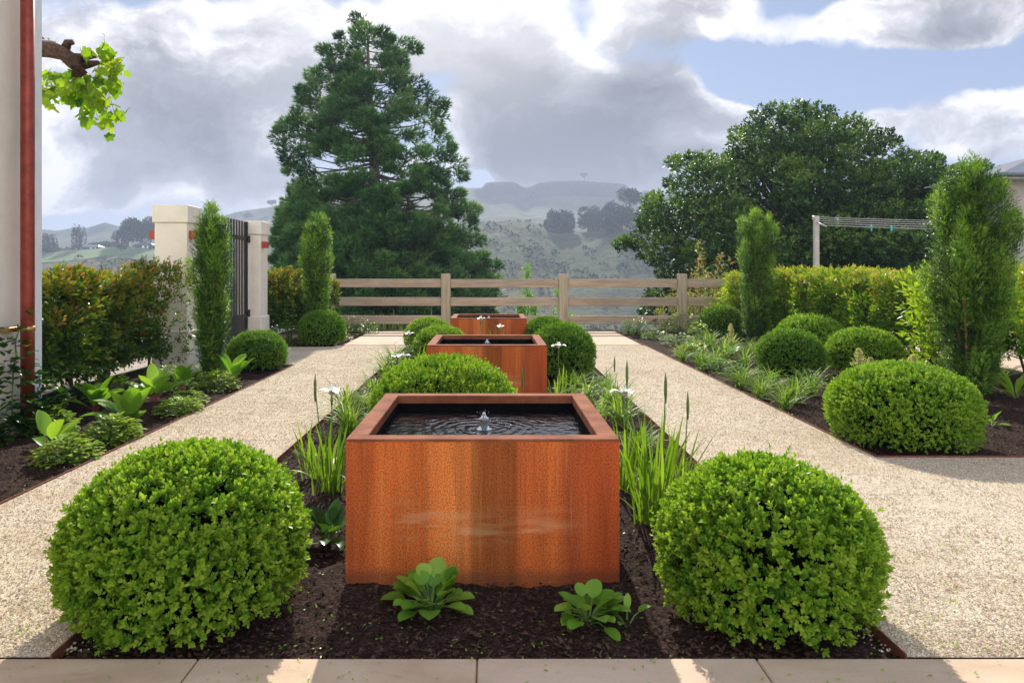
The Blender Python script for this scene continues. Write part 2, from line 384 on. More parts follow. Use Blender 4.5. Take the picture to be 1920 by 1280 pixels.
def corten():
    m, nt, b = newmat('rusted_steel'); o = objco(nt)
    streak = nt.noise(nt.mapping(o, (7, 7, .55)), 1.0, 5, .6).outputs['Fac']
    broad = nt.noise(nt.mapping(o, (2.6, 2.6, .35), (3.1, 0, .4)), 1.0, 3, .5).outputs['Fac']
    spk = nt.noise(nt.mapping(o, (1, 1, .62)), 190, 4, .75).outputs['Fac']
    spk2 = nt.noise(nt.mapping(o, (1, 1, .45)), 60, 3, .7).outputs['Fac']
    c = nt.ramp(broad, [(.32, (.30, .068, .014)), (.43, (.54, .118, .018)), (.52, (.82, .185, .026)), (.66, (.95, .29, .055))])
    c = nt.mix(nt.smooth(streak, .42, .62, 0, .75), c, nt.mix(1., c, (.60, .58, .50), 'MULTIPLY'))
    c = nt.mix(nt.smooth(spk, .44, .60, 0, .85), c, nt.mix(1., c, (.36, .30, .4), 'MULTIPLY'))
    c = nt.mix(nt.smooth(spk2, .56, .76, 0, .30), c, (.62, .24, .07))
    drip = nt.noise(nt.mapping(o, (55, 55, 1.3)), 1.0, 4, .65).outputs['Fac']; spots = nt.noise(nt.mapping(o, (9, 9, 3)), 1.0, 3, .6).outputs['Fac']
    c = nt.mix(nt.math('MULTIPLY', nt.smooth(drip, .54, .66, 0, .5), nt.smooth(spots, .42, .62)), c, (.10, .028, .010))
    c = nt.mix(nt.math('MULTIPLY', nt.smooth(drip, .46, .36, 0, .45), nt.smooth(spots, .58, .40)), c, (.74, .27, .07))
    # pale scuffs low on the sheet, as curved rubbed marks
    sp = nt.new('ShaderNodeSeparateXYZ'); nt.link(o, sp.inputs[0])
    cv = nt.math('ADD', sp.outputs[2], nt.math('MULTIPLY', nt.math('POWER', nt.math('SUBTRACT', sp.outputs[0], .1), 2), -.28))
    wv = nt.noise(nt.mapping(o, (3, 3, 22)), 1, 4, .6).outputs['Fac']
    mask = nt.math('MULTIPLY', nt.smooth(nt.math('ABSOLUTE', nt.math('SUBTRACT', cv, .20)), .13, .0), nt.smooth(wv, .42, .68))
    mask = nt.math('MULTIPLY', mask, nt.smooth(nt.math('ABSOLUTE', sp.outputs[0]), .50, .22))
    mask = nt.math('MULTIPLY', mask, nt.smooth(spk, .3, .6, .35, 1.0))
    c = nt.mix(nt.math('MULTIPLY', mask, .85), c, (.68, .36, .17))
    band = nt.math('MULTIPLY', nt.smooth(nt.math('ABSOLUTE', nt.math('SUBTRACT', sp.outputs[0], .05)), .115, .088), .92)  # upright dark band, reflection-like darkening painted into the rust colour
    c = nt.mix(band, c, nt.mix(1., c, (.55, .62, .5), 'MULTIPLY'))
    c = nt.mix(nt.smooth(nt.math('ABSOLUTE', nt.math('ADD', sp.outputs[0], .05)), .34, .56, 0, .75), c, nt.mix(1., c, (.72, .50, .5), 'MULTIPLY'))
    # darker line near the soil
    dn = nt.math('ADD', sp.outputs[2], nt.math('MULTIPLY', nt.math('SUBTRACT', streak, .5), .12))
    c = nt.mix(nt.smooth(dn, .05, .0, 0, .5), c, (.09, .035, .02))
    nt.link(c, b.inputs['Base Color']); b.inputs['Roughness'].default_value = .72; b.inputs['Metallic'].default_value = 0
    b.inputs['Specular IOR Level'].default_value = .35
    nt.link(nt.bump(spk, .35, .0015), b.inputs['Normal']); return m
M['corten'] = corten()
def corten_rim():
    m, nt, b = newmat('rusted_steel_rim'); o = objco(nt)
    n = nt.noise(o, 7, 4, .6).outputs['Fac']; s = nt.noise(o, 160, 4, .7).outputs['Fac']
    c = nt.ramp(n, [(.3, (.15, .048, .022)), (.5, (.25, .082, .038)), (.7, (.33, .125, .06))])
    c = nt.mix(nt.smooth(s, .5, .68, 0, .5), c, (.15, .045, .02)); nt.link(c, b.inputs['Base Color'])
    b.inputs['Roughness'].default_value = .85; b.inputs['Specular IOR Level'].default_value = .12; nt.link(nt.bump(s, .25, .001), b.inputs['Normal']); return m
M['rim'] = corten_rim()

def water():
    m, nt, b = newmat('water_surface'); o = objco(nt)
    b.inputs['Base Color'].default_value = (.004, .005, .006, 1); b.inputs['Roughness'].default_value = .02
    b.inputs['IOR'].default_value = 1.33; b.inputs['Specular IOR Level'].default_value = .9
    wp = nt.vmath('ADD', o, nt.vmath('SCALE', nt.vmath('SUBTRACT', nt.noise(o, 5, 2).outputs['Color'], (.5, .5, .5))))
    for n in nt.n:
        if n.type == 'VECT_MATH' and n.operation == 'SCALE': n.inputs['Scale'].default_value = .16
    wv = nt.new('ShaderNodeTexWave', wave_type='RINGS', rings_direction='SPHERICAL'); nt.link(wp, wv.inputs[0])
    wv.inputs['Scale'].default_value = 5.5; wv.inputs['Distortion'].default_value = 1.6; wv.inputs['Detail'].default_value = 1
    r = nt.vmath('LENGTH', o); amp = nt.smooth(r, .50, .05, .0, .8)
    n2 = nt.noise(nt.mapping(o, (1, 1, 1)), 14, 3, .5).outputs['Fac']
    h = nt.math('ADD', nt.math('MULTIPLY', wv.outputs['Fac'], amp), nt.math('MULTIPLY', n2, 1.9))
    nt.link(nt.bump(h, 1.0, .005), b.inputs['Normal']); return m
M['water'] = water()
def jetmat():
    m, nt, b = newmat('jet_water'); b.inputs['Base Color'].default_value = (.9, .93, .95, 1); b.inputs['Roughness'].default_value = .05
    b.inputs['Transmission Weight'].default_value = .85; b.inputs['IOR'].default_value = 1.33; return m
M['jet'] = jetmat()

def wood():
    m, nt, b = newmat('weathered_timber'); o = posco(nt)
    info = nt.new('ShaderNodeObjectInfo')
    o2 = nt.vmath('ADD', o, nt.vmath('MULTIPLY', nt.new('ShaderNodeCombineXYZ').outputs[0], (0, 0, 0)))
    gn = nt.noise(nt.mapping(o2, (1.3, 14, 26)), 1.0, 6, .62, .8).outputs['Fac']
    fine = nt.noise(nt.mapping(o2, (4, 60, 120)), 1.0, 3, .6).outputs['Fac']
    c = nt.ramp(gn, [(.25, (.26, .18, .11)), (.45, (.44, .325, .21)), (.6, (.56, .43, .285)), (.8, (.64, .52, .37))])
    c = nt.mix(nt.smooth(fine, .45, .75, 0, .35), c, (.15, .10, .065))
    gr = nt.noise(o2, 2.2, 3).outputs['Fac']
    c = nt.mix(nt.smooth(gr, .45, .75, 0, .5), c, (.30, .27, .23))
    c = nt.mix(nt.math('MULTIPLY', info.outputs['Random'], .25), c, (.22, .16, .11))
    nt.link(c, b.inputs['Base Color']); b.inputs['Roughness'].default_value = .8
    nt.link(nt.bump(gn, .4, .004), b.inputs['Normal']); return m
M['wood'] = wood()
def woodpost():
    m, nt, b = newmat('weathered_timber_upright'); o = posco(nt)
    gn = nt.noise(nt.mapping(o, (26, 14, 1.2)), 1.0, 6, .62, .8).outputs['Fac']
    c = nt.ramp(gn, [(.25, (.24, .185, .11)), (.5, (.43, .345, .22)), (.75, (.56, .465, .32))])
    nt.link(c, b.inputs['Base Color']); b.inputs['Roughness'].default_value = .8
    nt.link(nt.bump(gn, .4, .004), b.inputs['Normal']); return m
M['woodpost'] = woodpost()

def gravel(name, base, cell=95):
    m, nt, b = newmat(name); o = posco(nt)
    v = nt.new('ShaderNodeTexVoronoi', feature='F1'); nt.link(nt.vmath('ADD', o, (0, 0, 0)), v.inputs['Vector']); v.inputs['Scale'].default_value = cell
    v2 = nt.new('ShaderNodeTexVoronoi', feature='F1'); nt.link(o, v2.inputs['Vector']); v2.inputs['Scale'].default_value = cell*.55
    big = nt.noise(o, .9, 4, .65).outputs['Fac']; med = nt.noise(nt.mapping(o, (1, 1.8, 1)), 5.5, 6, .72).outputs['Fac']
    r = nt.new('ShaderNodeSeparateColor'); nt.link(v.outputs['Color'], r.inputs[0])
    c = nt.ramp(r.outputs[0], [(0, tuple(x*.68 for x in base)), (.18, tuple(x*.86 for x in base)), (.5, base), (1, tuple(min(.9, x*1.2) for x in base))])
    edge = nt.smooth(v.outputs['Distance'], .4, .8, 0, .5)
    c = nt.mix(edge, c, tuple(x*.38 for x in base))
    r2 = nt.new('ShaderNodeSeparateColor'); nt.link(v2.outputs['Color'], r2.inputs[0])
    c = nt.mix(nt.smooth(r2.outputs[1], .84, .96, 0, .4), c, (.20, .155, .11))
    c = nt.mix(nt.smooth(big, .42, .62, 0, .6), c, nt.mix(1., c, (.82, .78, .70), 'MULTIPLY'))
    c = nt.mix(nt.smooth(med, .53, .66, 0, .8), c, nt.mix(1., c, (.62, .56, .47), 'MULTIPLY'))
    nt.link(c, b.inputs['Base Color']); b.inputs['Roughness'].default_value = .95; b.inputs['Specular IOR Level'].default_value = .08
    inv = nt.math('SUBTRACT', 1.0, v.outputs['Distance']); h = nt.math('ADD', inv, nt.math('MULTIPLY', r.outputs[2], .6))
    h = nt.math('ADD', h, nt.math('MULTIPLY', med, 1.5))
    nt.link(nt.bump(h, .8, .006), b.inputs['Normal']); return m
M['gravel'] = gravel('cream_gravel', (.72, .61, .455), 135)
M['drive'] = gravel('drive_gravel', (.50, .44, .36), 60)
def soil():
    m, nt, b = newmat('bark_mulch'); o = posco(nt)
    n = nt.noise(o, 60, 6, .7).outputs['Fac']; n2 = nt.noise(o, 5, 4, .6).outputs['Fac']
    v = nt.new('ShaderNodeTexVoronoi', feature='F1'); nt.link(nt.mapping(o, (1, 1.6, 1)), v.inputs['Vector']); v.inputs['Scale'].default_value = 70
    r = nt.new('ShaderNodeSeparateColor'); nt.link(v.outputs['Color'], r.inputs[0])
    c = nt.ramp(n, [(.3, (.014, .008, .006)), (.5, (.042, .025, .019)), (.7, (.09, .057, .045))])
    c = nt.mix(nt.smooth(r.outputs[0], .78, .97, 0, .7), c, (.12, .08, .065))
    c = nt.mix(nt.smooth(n2, .4, .7, 0, .5), c, nt.mix(1., c, (.6, .6, .6), 'MULTIPLY'))
    nt.link(c, b.inputs['Base Color']); b.inputs['Roughness'].default_value = .85; b.inputs['Specular IOR Level'].default_value = .04
    h = nt.math('ADD', n, nt.math('MULTIPLY', r.outputs[1], .5)); nt.link(nt.bump(h, .9, .02), b.inputs['Normal']); return m
M['soil'] = soil()
M['chip'] = simple('mulch_chip', (.07, .042, .031), .9, 0, 30, .7)
M['chip'].node_tree.nodes['Principled BSDF'].inputs['Specular IOR Level'].default_value = .04
def pebm():
    m, nt, b = newmat('pebble'); a = nt.new('ShaderNodeAttribute', attribute_name='c').outputs['Fac']
    nt.link(nt.ramp(a, [(0, (.38, .29, .20)), (.3, (.62, .50, .36)), (.7, (.74, .61, .455)), (1, (.84, .74, .60))]), b.inputs['Base Color']); b.inputs['Roughness'].default_value = .9; b.inputs['Specular IOR Level'].default_value = .08; return m
M['pebble'] = pebm()
def sandstone():
    m, nt, b = newmat('sandstone_paving'); o = posco(nt)
    n = nt.noise(nt.mapping(o, (1.2, 2.2, 1)), 1.6, 5, .6, .6).outputs['Fac']; f = nt.noise(o, 90, 4, .6).outputs['Fac']
    st = nt.noise(nt.mapping(o, (3, 9, 1)), 1.0, 6, .7, 1.5).outputs['Fac']
    c = nt.ramp(n, [(.3, (.46, .33, .21)), (.5, (.56, .42, .285)), (.75, (.66, .52, .375))])
    c = nt.mix(nt.smooth(st, .58, .74, 0, .6), c, (.36, .20, .11))
    c = nt.mix(nt.smooth(f, .5, .7, 0, .25), c, (.36, .28, .22))
    rnd = nt.new('ShaderNodeAttribute', attribute_name='c').outputs['Fac']
    c = nt.mix(nt.math('MULTIPLY', rnd, .35), c, (.62, .50, .40))
    nt.link(c, b.inputs['Base Color']); b.inputs['Roughness'].default_value = .85; b.inputs['Specular IOR Level'].default_value = .12
    nt.link(nt.bump(nt.math('ADD', f, nt.math('MULTIPLY', n, 2)), .25, .003), b.inputs['Normal']); return m
M['sandstone'] = sandstone()
def hillmat():
    m, nt, b = newmat('hill_pasture'); o = posco(nt)
    a = nt.noise(nt.mapping(o, (1, 1, 1.5)), .006, 6, .55).outputs['Fac']; f = nt.noise(o, .05, 7, .68).outputs['Fac']
    big = nt.noise(nt.mapping(o, (1, 1, 3)), .018, 5, .6, .4).outputs['Fac']
    c = nt.ramp(a, [(.3, (.06, .075, .03)), (.48, (.10, .11, .045)), (.6, (.16, .145, .07)), (.75, (.07, .11, .04))])
    c = nt.mix(nt.smooth(big, .46, .60, 0, .6), c, (.055, .075, .035))
    c = nt.mix(nt.smooth(f, .47, .60, 0, .55), c, (.035, .05, .025))
    gm = nt.new('ShaderNodeNewGeometry'); sz = nt.new('ShaderNodeSeparateXYZ'); nt.link(gm.outputs['Normal'], sz.inputs[0])
    steep = nt.math('ADD', sz.outputs[2], nt.math('MULTIPLY', nt.math('SUBTRACT', f, .5), .35))
    c = nt.mix(nt.smooth(steep, .88, .74, 0, .85), c, (.028, .035, .022))
    nt.link(c, b.inputs['Base Color']); b.inputs['Roughness'].default_value = .95; b.inputs['Specular IOR Level'].default_value = .1
    nt.link(nt.bump(f, 1.0, 8), b.inputs['Normal']); return m
M['hill'] = hillmat()
M['field'] = simple('green_field', (.09, .145, .045), .95, 0, .02, .3)
M['ground'] = simple('ground_earth', (.16, .15, .08), .95, 0, .6, .3, .5, 4, .05)
# ================================================================== SETTING
LX0, LX1, RX0, RX1 = -4.62, -2.83, 2.78, 6.9      # left bed, right bed (x ranges)
CX0, CX1 = -1.53, 1.44                              # centre bed
EDGE_Y = 17.2
def sheet(name, rects, z0, z1, mat, label=None):
    mb = MB()
    for x0, x1, y0, y1 in rects: mb.box(x0, x1, y0, y1, z0, z1)
    return tag(mb.build(name, mat), label, kind='structure')
gb = MB(); gb.box(-70, 70, -40, EDGE_Y, -.6, -.12); tag(gb.build('ground', M['ground']), kind='structure')
# soil of the beds: one finely broken sheet
def soil_sheet():
    nx, ny = 560, 520
    x = np.linspace(-4.9, 7.1, nx); y = 2.3+(17.2-2.3)*np.linspace(0, 1, ny)**1.6
    X, Y = np.meshgrid(x, y)
    P = np.stack([X, Y, 0*X], -1)
    Z = -.034+.030*fbm(P*2.2, 3)+.034*fbm(P*11, 3)+.018*fbm(P*37+5, 2)
    Z = np.minimum(Z, -.010)
    V = np.stack([X, Y, Z], -1).reshape(-1, 3)
    i = np.arange(ny-1)[:, None]*nx; j = np.arange(nx-1)[None]
    q = np.stack([i+j, i+j+1, i+nx+j+1, i+nx+j], -1).reshape(-1, 4)
    mb = MB(); mb.add(V, [q], smooth=True); return mb
tag(soil_sheet().build('soil_beds', M['soil']), kind='structure')
GR = [(LX1, CX0, 2.53, 13.2), (CX1, RX0, 2.53, 13.2), (RX0, 24, 2.53, 5.25), (LX0-.3, LX1, 10.42, 12.96), (CX0, CX1, 13.0, 13.2)]
def gravel_sheet(rects, z):
    mb = MB()
    for x0, x1, y0, y1 in rects:
        nx = max(2, int((x1-x0)/.06)); ny = max(2, int((y1-y0)/.06)); nx = min(nx, 120)
        X, Y = np.meshgrid(np.linspace(x0, x1, nx), np.linspace(y0, y1, ny))
        P = np.stack([X, Y, 0*X], -1)
        e = np.minimum.reduce([X-x0, x1-X, Y-y0, y1-Y]); e = np.clip(e/.1, 0, 1)
        Z = z+e*(.012*fbm(P*1.3, 3)+.007*fbm(P*7, 2)-.003)
        V = np.stack([X, Y, Z], -1).reshape(-1, 3)
        i = np.arange(ny-1)[:, None]*nx; j = np.arange(nx-1)[None]
        mb.add(V, [np.stack([i+j, i+j+1, i+nx+j+1, i+nx+j], -1).reshape(-1, 4)], smooth=True)
    return mb
tag(gravel_sheet(GR, 0.0).build('gravel_path', M['gravel']), kind='structure')
tag(gravel_sheet([(-22, LX0-.01, 6.6, EDGE_Y)], -.005).build('driveway', M['drive']), kind='structure')
# paving slabs: front terrace, far landing, path beyond the right hedge
def slabs(x0, x1, y0, y1, dx, dy, z, ox=0.0, gap=.006, rng=np.random.default_rng(2)):
    mb = MB(); xs = [x0]; k = math.floor((x0-ox)/dx)+1
    while ox+k*dx < x1-.02: xs.append(ox+k*dx); k += 1
    xs.append(x1); ys = [y1]
    while ys[-1]-dy > y0+.02: ys.append(ys[-1]-dy)
    ys.append(y0)
    for a, b in zip(xs[:-1], xs[1:]):
        for c, d in zip(ys[1:], ys[:-1]):
            mb.box(a+gap/2, b-gap/2, c+gap/2, d-gap/2, z-.06, z+rng.uniform(-.0008, .0008), .004, rng.uniform(0, 1))
    return mb
tag(slabs(-9, 9, -2.5, 2.515, .963, .6, .006, ox=-.05).build('terrace_paving', M['sandstone']), kind='structure')
tag(slabs(-2.7, 2.74, 13.215, 16.2, .9, .6, .008).build('landing_paving', M['sandstone']), kind='structure')
tag(slabs(RX1+.25, 14, 5.3, 17, .9, .6, -.004).build('side_path', M['sandstone']), kind='structure')
tag(slabs(-9, LX1-1.2, 6.6, 6.62, .9, .6, -.08).build('joint_mortar', M['soil']), kind='structure') if False else None
mj = MB(); mj.box(-9, 9, -2.5, 2.51, -.1, -.004); mj.box(-2.69, 2.73, 13.22, 16.19, -.1, -.004); mj.box(RX1+.26, 13.9, 5.31, 16.9, -.1, -.014)
tag(mj.build('paving_bed', simple('jointing', (.28, .15, .08), .9, 0, 30, .2)), kind='structure')

# terrain falling away behind the fence and the hills beyond
PXC = np.array([-900, -300, 40, 76, 107, 152, 161, 197, 224, 255, 280, 330, 400, 425, 445, 500, 520, 600, 700, 820, 887, 905, 909, 915, 967, 973, 986, 994, 1008, 1035, 1060, 1095, 1130, 1169, 1180, 1190, 1199, 1206, 1217, 1226, 1260, 1330, 1500, 1800, 2400, 3000])
PYC = np.array([440, 430, 425, 429, 432, 424, 427, 416, 424, 418, 414, 410, 408, 403, 397, 389, 386, 372, 366, 354, 352, 352, 344, 341, 339, 347, 351, 350, 342, 338, 337.5, 337, 340, 343, 353, 363, 362, 357, 356, 361, 366, 360, 380, 400, 420, 430])
PXM = np.array([-900, 0, 80, 150, 220, 300, 420, 520, 700, 880, 950, 1000, 1040, 1100, 1150, 1210, 1300, 1600, 2400, 3000])
PYM = np.array([474, 474, 473, 468, 464, 462, 462, 458, 430, 416, 412, 416, 434, 436, 424, 412, 420, 450, 480, 490])
def terrain_z(px, r):
    e1 = (HZ-np.interp(px, PXC, PYC))/F; e0 = (HZ-np.interp(px, PXM, PYM))/F
    lm = np.clip((520-px)/300, 0, 1)                 # the left side is a gentler bowl with fields
    zr = CAMZ+e1*950; zm = CAMZ+e0*430
    z = np.zeros_like(r)
    k = [17.1, 24, 60, 140, 250]
    zs = [-.3, -2.6, -14, -27, -28]
    z = np.interp(r, k, zs)
    t = np.clip((r-250)/(430-250), 0, 1); s = t*t*(3-2*t)*.35+t*.65
    z = np.where(r > 250, -28+(zm+28)*s, z)
    t = np.clip((r-430)/90, 0, 1); dip = zm-5*t
    z = np.where(r > 430, dip, z)
    t = np.clip((r-520)/(950-520), 0, 1); s = .55*t+.45*t**3
    s = np.where(t > .86, s, s); z = np.where(r > 520, (zm-5)+(zr-zm+5)*s, z)
    mesa = np.interp(px, [880, 910, 1175, 1200, 1215, 1260], [0, 13, 13, 3, 9, 9])+np.interp(px, [60, 160, 200, 330], [2, 5, 7, 4])*(px < 600)
    z = np.where((r > 900) & (r < 951), z-mesa*np.clip((944-r)/16, 0, 1), z)
    z = np.where((r > 520) & (r <= 900), z-mesa*np.clip((r-700)/200, 0, 1), z)
    t = np.clip((r-950)/600, 0, 1); z = np.where(r > 950, zr-t*60, z)
    return z
def terrain_noise(X, Y, r):
    P = np.stack([X, Y, 0*X], -1)
    amp = np.clip((r-30)/200, 0, 1)
    n = amp*(7*fbm(P*.012, 4)+3*fbm(P*.05, 3))
    fade = 1-np.exp(-((r-950)/60)**2)*.93
    fade2 = 1-np.exp(-((r-430)/45)**2)*.7
    far = np.clip((r-540)/150, 0, 1)*(26*np.abs(fbm(P*.006+9, 4)))
    return (n-far)*fade*fade2
def terrain():
    na, nr = 520, 230
    a = np.linspace(-1.5, 1.7, na)
    r = np.concatenate([np.geomspace(17.1, 250, 60)[:-1], np.linspace(250, 520, 70)[:-1], np.linspace(520, 915, 60)[:-1], np.linspace(915, 955, 24)[:-1], np.linspace(955, 1000, 8)[:-1], np.geomspace(1000, 2600, 24)])
    nr = len(r); A, R = np.meshgrid(a, r); px = PX0+F*A
    X = A*R; Y = R; Z = terrain_z(px, R)+terrain_noise(X, Y, R)
    V = np.stack([X, Y, Z], -1).reshape(-1, 3)
    i = np.arange(nr-1)[:, None]*na; j = np.arange(na-1)[None]
    mb = MB(); mb.add(V, [np.stack([i+j, i+j+1, i+na+j+1, i+na+j], -1).reshape(-1, 4)], smooth=True); return mb
tag(terrain().build('hills', M['hill']), kind='structure')
def tz(x, y):
    x = np.asarray(x, float); y = np.asarray(y, float)
    return terrain_z(PX0+F*x/y, y)+terrain_noise(x, y, y)

# scatter of loose stuff
def chips(n, xr, yr, size, zf, rng, flat=.45, c=None, avoid=None):
    x = rng.uniform(*xr, n); y = yr[0]+(yr[1]-yr[0])*rng.random(n)**1.7
    if avoid is not None: k = avoid(x, y); x, y = x[k], y[k]
    n = len(x); s = size*rng.uniform(.4, 1.4, n)
    base = np.array([(1, 0, 0), (-.5, .86, 0), (-.5, -.86, 0), (.2, .1, .8), (-.1, -.2, -.8)])
    base = base[None]*np.stack([s*rng.uniform(.6, 1.6, n), s*rng.uniform(.5, 1., n), s*flat], -1)[:, None]
    th = rng.uniform(0, 2*pi, n); ti = rng.normal(0, .4, n)
    ct, st = np.cos(th)[:, None], np.sin(th)[:, None]
    bx = base[..., 0]*ct-base[..., 1]*st; by = base[..., 0]*st+base[..., 1]*ct; bz = base[..., 2]+base[..., 0]*ti[:, None]
    V = np.stack([bx+x[:, None], by+y[:, None], bz+zf], -1)
    f = np.array([(0, 1, 3), (1, 2, 3), (2, 0, 3), (1, 0, 4), (2, 1, 4), (0, 2, 4)])
    mb = MB(); mb.add(V.reshape(-1, 3), [(f[None]+(np.arange(n)*5)[:, None, None]).reshape(-1, 3)], np.repeat(rng.random(n), 5)); return mb
def in_gravel(x, y):
    k = np.zeros(len(x), bool)
    for x0, x1, y0, y1 in GR: k |= (x > x0+.01) & (x < x1-.01) & (y > y0+.01) & (y < y1-.01)
    return k
def in_beds(x, y):
    return ((x > CX0) & (x < CX1) & (y < 13)) | ((x > LX0) & (x < LX1) & (y < 10.4)) | ((x > RX0) & (x < RX1) & (y > 5.3))
r9 = np.random.default_rng(9)
tag(chips(300000, (-3.0, 6.5), (2.54, 13.1), .0048, .001, r9, .7, avoid=in_gravel).build('pebbles', M['pebble']), 'loose cream pebbles lying on the gravel paths', 'pebbles', kind='stuff')
tag(chips(52000, (-4.6, 6.9), (2.54, 12), .011, -.024, r9, .55, avoid=in_beds).build('mulch_chips', M['chip']), 'crumbled dark bark mulch covering the planting beds', 'mulch', kind='stuff')
def spill(x, y):
    k = np.zeros(len(x), bool)
    for ex, sg in ((CX0, 1), (CX1, -1), (LX1, -1), (RX0, 1)): k |= ((x-ex)*sg > 0) & ((x-ex)*sg < .02+.10*r9.random(len(x))**2)
    return k & in_beds(x, y)
tag(chips(26000, (-3.0, 3.0), (2.6, 10), .0065, -.016, r9, .7, avoid=spill).build('spilled_stones', M['pebble']), 'stray gravel stones spilled over the edgings into the beds', 'pebbles', kind='stuff')
def clippings():
    mb = MB(); n = 2600; x = r9.uniform(-3.2, 5, n); y = 2.1+7*r9.random(n)**1.8
    # drifts of clippings close to the clipped domes
    for cx, cy, m in ((-1.95, 2.75, 130), (1.7, 2.75, 110), (-.6, 2.7, 60), (.1, 2.75, 50), (2.3, 3.6, 90)):
        x = np.append(x, r9.normal(cx, .28, m)); y = np.append(y, r9.normal(cy, .2, m))
    k = (y > 2.35); x, y = x[k], y[k]; n = len(x)
    z = np.where(in_gravel(x, y), .010, np.where(y < 2.52, .012, -.018)); k = in_gravel(x, y) | (y < 2.52) | in_beds(x, y)
    x, y, z = x[k], y[k], z[k]; n = len(x)
    D = rdir(n); D[:, 2] *= .25; N = rdir(n)*.3+np.array([0, 0, 1])
    mb.leaves(np.stack([x, y, z], -1), D, N, r9.uniform(.009, .02, n), .008, r9.random(n)*.7+.3); return mb
tag(clippings().build('fallen_leaves', M['fresh']), 'tiny green hedge clippings scattered on gravel and soil', 'leaf litter', kind='stuff')

# ------------------------------------------------------------------ edging
def edging(name, segs, label):
    mb = MB()
    for x0, x1, y0, y1 in segs: mb.box(min(x0, x1)-.003, max(x0, x1)+.003, min(y0, y1)-.003, max(y0, y1)+.003, -.11, .012)
    return tag(mb.build(name, M['edging']), label, 'edging', 'rusted steel edgings of the beds')
edging('bed_edging', [(CX0, CX0, 2.53, 13.0), (CX1, CX1, 2.53, 13.0), (CX0+.006, CX1-.006, 13.0, 13.0)], 'thin rusted steel edging round the central bed of box domes and water troughs')
edging('bed_edging', [(LX1, LX1, 1.5, 10.41), (-4.3, LX1-.006, 10.41, 10.41)], 'thin rusted steel edging between the left gravel path and the large-leaved bed')
edging('bed_edging', [(LX1+.0, LX1+.0, 12.96, 16.3)], 'rusted steel edging beside the far left dome and the landing')
edging('bed_edging', [(RX0, RX0, 5.262, 16.4), (RX0+.006, 12, 5.256, 5.256)], 'rusted steel edging turning the corner under the large right dome')
mb = MB(); mb.box(LX0-.02, LX0+.02, 6.6, 10.0, -.1, .07)
tag(mb.build('timber_edging', simple('dark_timber', (.02, .015, .012), .8, 0, 8, .4)), 'dark low edging board under the bronze hedge along the driveway', 'edging')

# ================================================================== TROUGHS
def trough_proto():
    r = empty('water_trough', (0, 0, 0)); w2 = .6; h = .606
    b = MB(); t = .006
    # outer sheets (front, back, sides), mitred to the rim
    b.box(-w2, w2, -w2, -w2+t, -.08, h-.012); b.box(-w2, w2, w2-t, w2, -.08, h-.012)
    b.box(-w2, -w2+t, -w2+t+.0005, w2-t-.0005, -.08, h-.012); b.box(w2-t, w2, -w2+t+.0005, w2-t-.0005, -.08, h-.012)
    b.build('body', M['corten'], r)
    k = .085; m = MB()
    o, i = w2+.0015, w2-k
    for dz, zz in ((0, 0),):
        z1, z0, zl = h, h-.0115, h-.045
        O = [(-o, -o), (o, -o), (o, o), (-o, o)]; I = [(-i, -i), (i, -i), (i, i), (-i, i)]
        Ob = .003
        V = [(x, y, z0) for x, y in O]+[(x*(1), y*(1), z1-Ob) for x, y in O]+[(x*(1-Ob/o), y*(1-Ob/o), z1) for x, y in O] + \
            [(x*(1+Ob/i), y*(1+Ob/i), z1) for x, y in I]+[(x, y, z1-Ob) for x, y in I]+[(x, y, zl) for x, y in I]+[(x*1.02, y*1.02, zl) for x, y in I]
        fs = []
        for L in range(6):
            for q in range(4): fs.append((L*4+q, L*4+(q+1) % 4, L*4+4+(q+1) % 4, L*4+4+q))
        m.add(V, [fs])
    m.build('rim', M['rim'], r)
    l = MB(); j = i+.004
    V = [(x, y, h-.02) for x, y in ((-j, -j), (j, -j), (j, j), (-j, j))]+[(x, y, .1) for x, y in ((-j, -j), (j, -j), (j, j), (-j, j))]
    l.add(V, [[(0, 4, 5, 1), (1, 5, 6, 2), (2, 6, 7, 3), (3, 7, 4, 0), (4, 7, 6, 5)]]); l.build('liner', M['rim_black'], r)
    wm = MB(); jj = j-.001; n = 2
    wm.add([(-jj, -jj, 0), (jj, -jj, 0), (jj, jj, 0), (-jj, jj, 0)], [[(0, 1, 2, 3)]]); wo = wm.build('water', M['water'], r, (0, 0, h-.085))
    nz = MB(); nz.lathe([(0, .3), (.019, .3), (.019, h-.05), (.024, h-.048), (.024, h-.032), (.016, h-.03), (0, h-.03)], 16); nz.build('nozzle', simple('nozzle_metal', (.06, .05, .045), .35, .6), r)
    jt = MB(); rr = np.random.default_rng(4)
    pr = [(.0, h+.004), (.006, h+.002), (.010, h-.010), (.013, h-.02), (.0255, h-.028), (.0265, h-.04), (.024, h-.06), (.030, h-.078), (.04, h-.084)]
    jt.lathe(pr, 14)
    for _ in range(26):
        p = rr.normal(0, .022, 2); z = h-.02+rr.uniform(-.05, .03); s = rr.uniform(.002, .004)
        jt.lathe([(0, z+s), (s, z), (0, z-s)], 5, p[0], p[1])
    jt.build('water_jet', M['jet'], r); return r
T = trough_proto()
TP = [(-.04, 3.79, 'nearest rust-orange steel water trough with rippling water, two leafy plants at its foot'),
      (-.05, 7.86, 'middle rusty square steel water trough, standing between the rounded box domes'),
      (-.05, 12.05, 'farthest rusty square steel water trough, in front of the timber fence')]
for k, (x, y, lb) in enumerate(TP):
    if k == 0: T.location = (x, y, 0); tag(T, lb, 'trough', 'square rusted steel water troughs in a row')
    else: copy_tree(T, (x, y, 0), 0, lb)

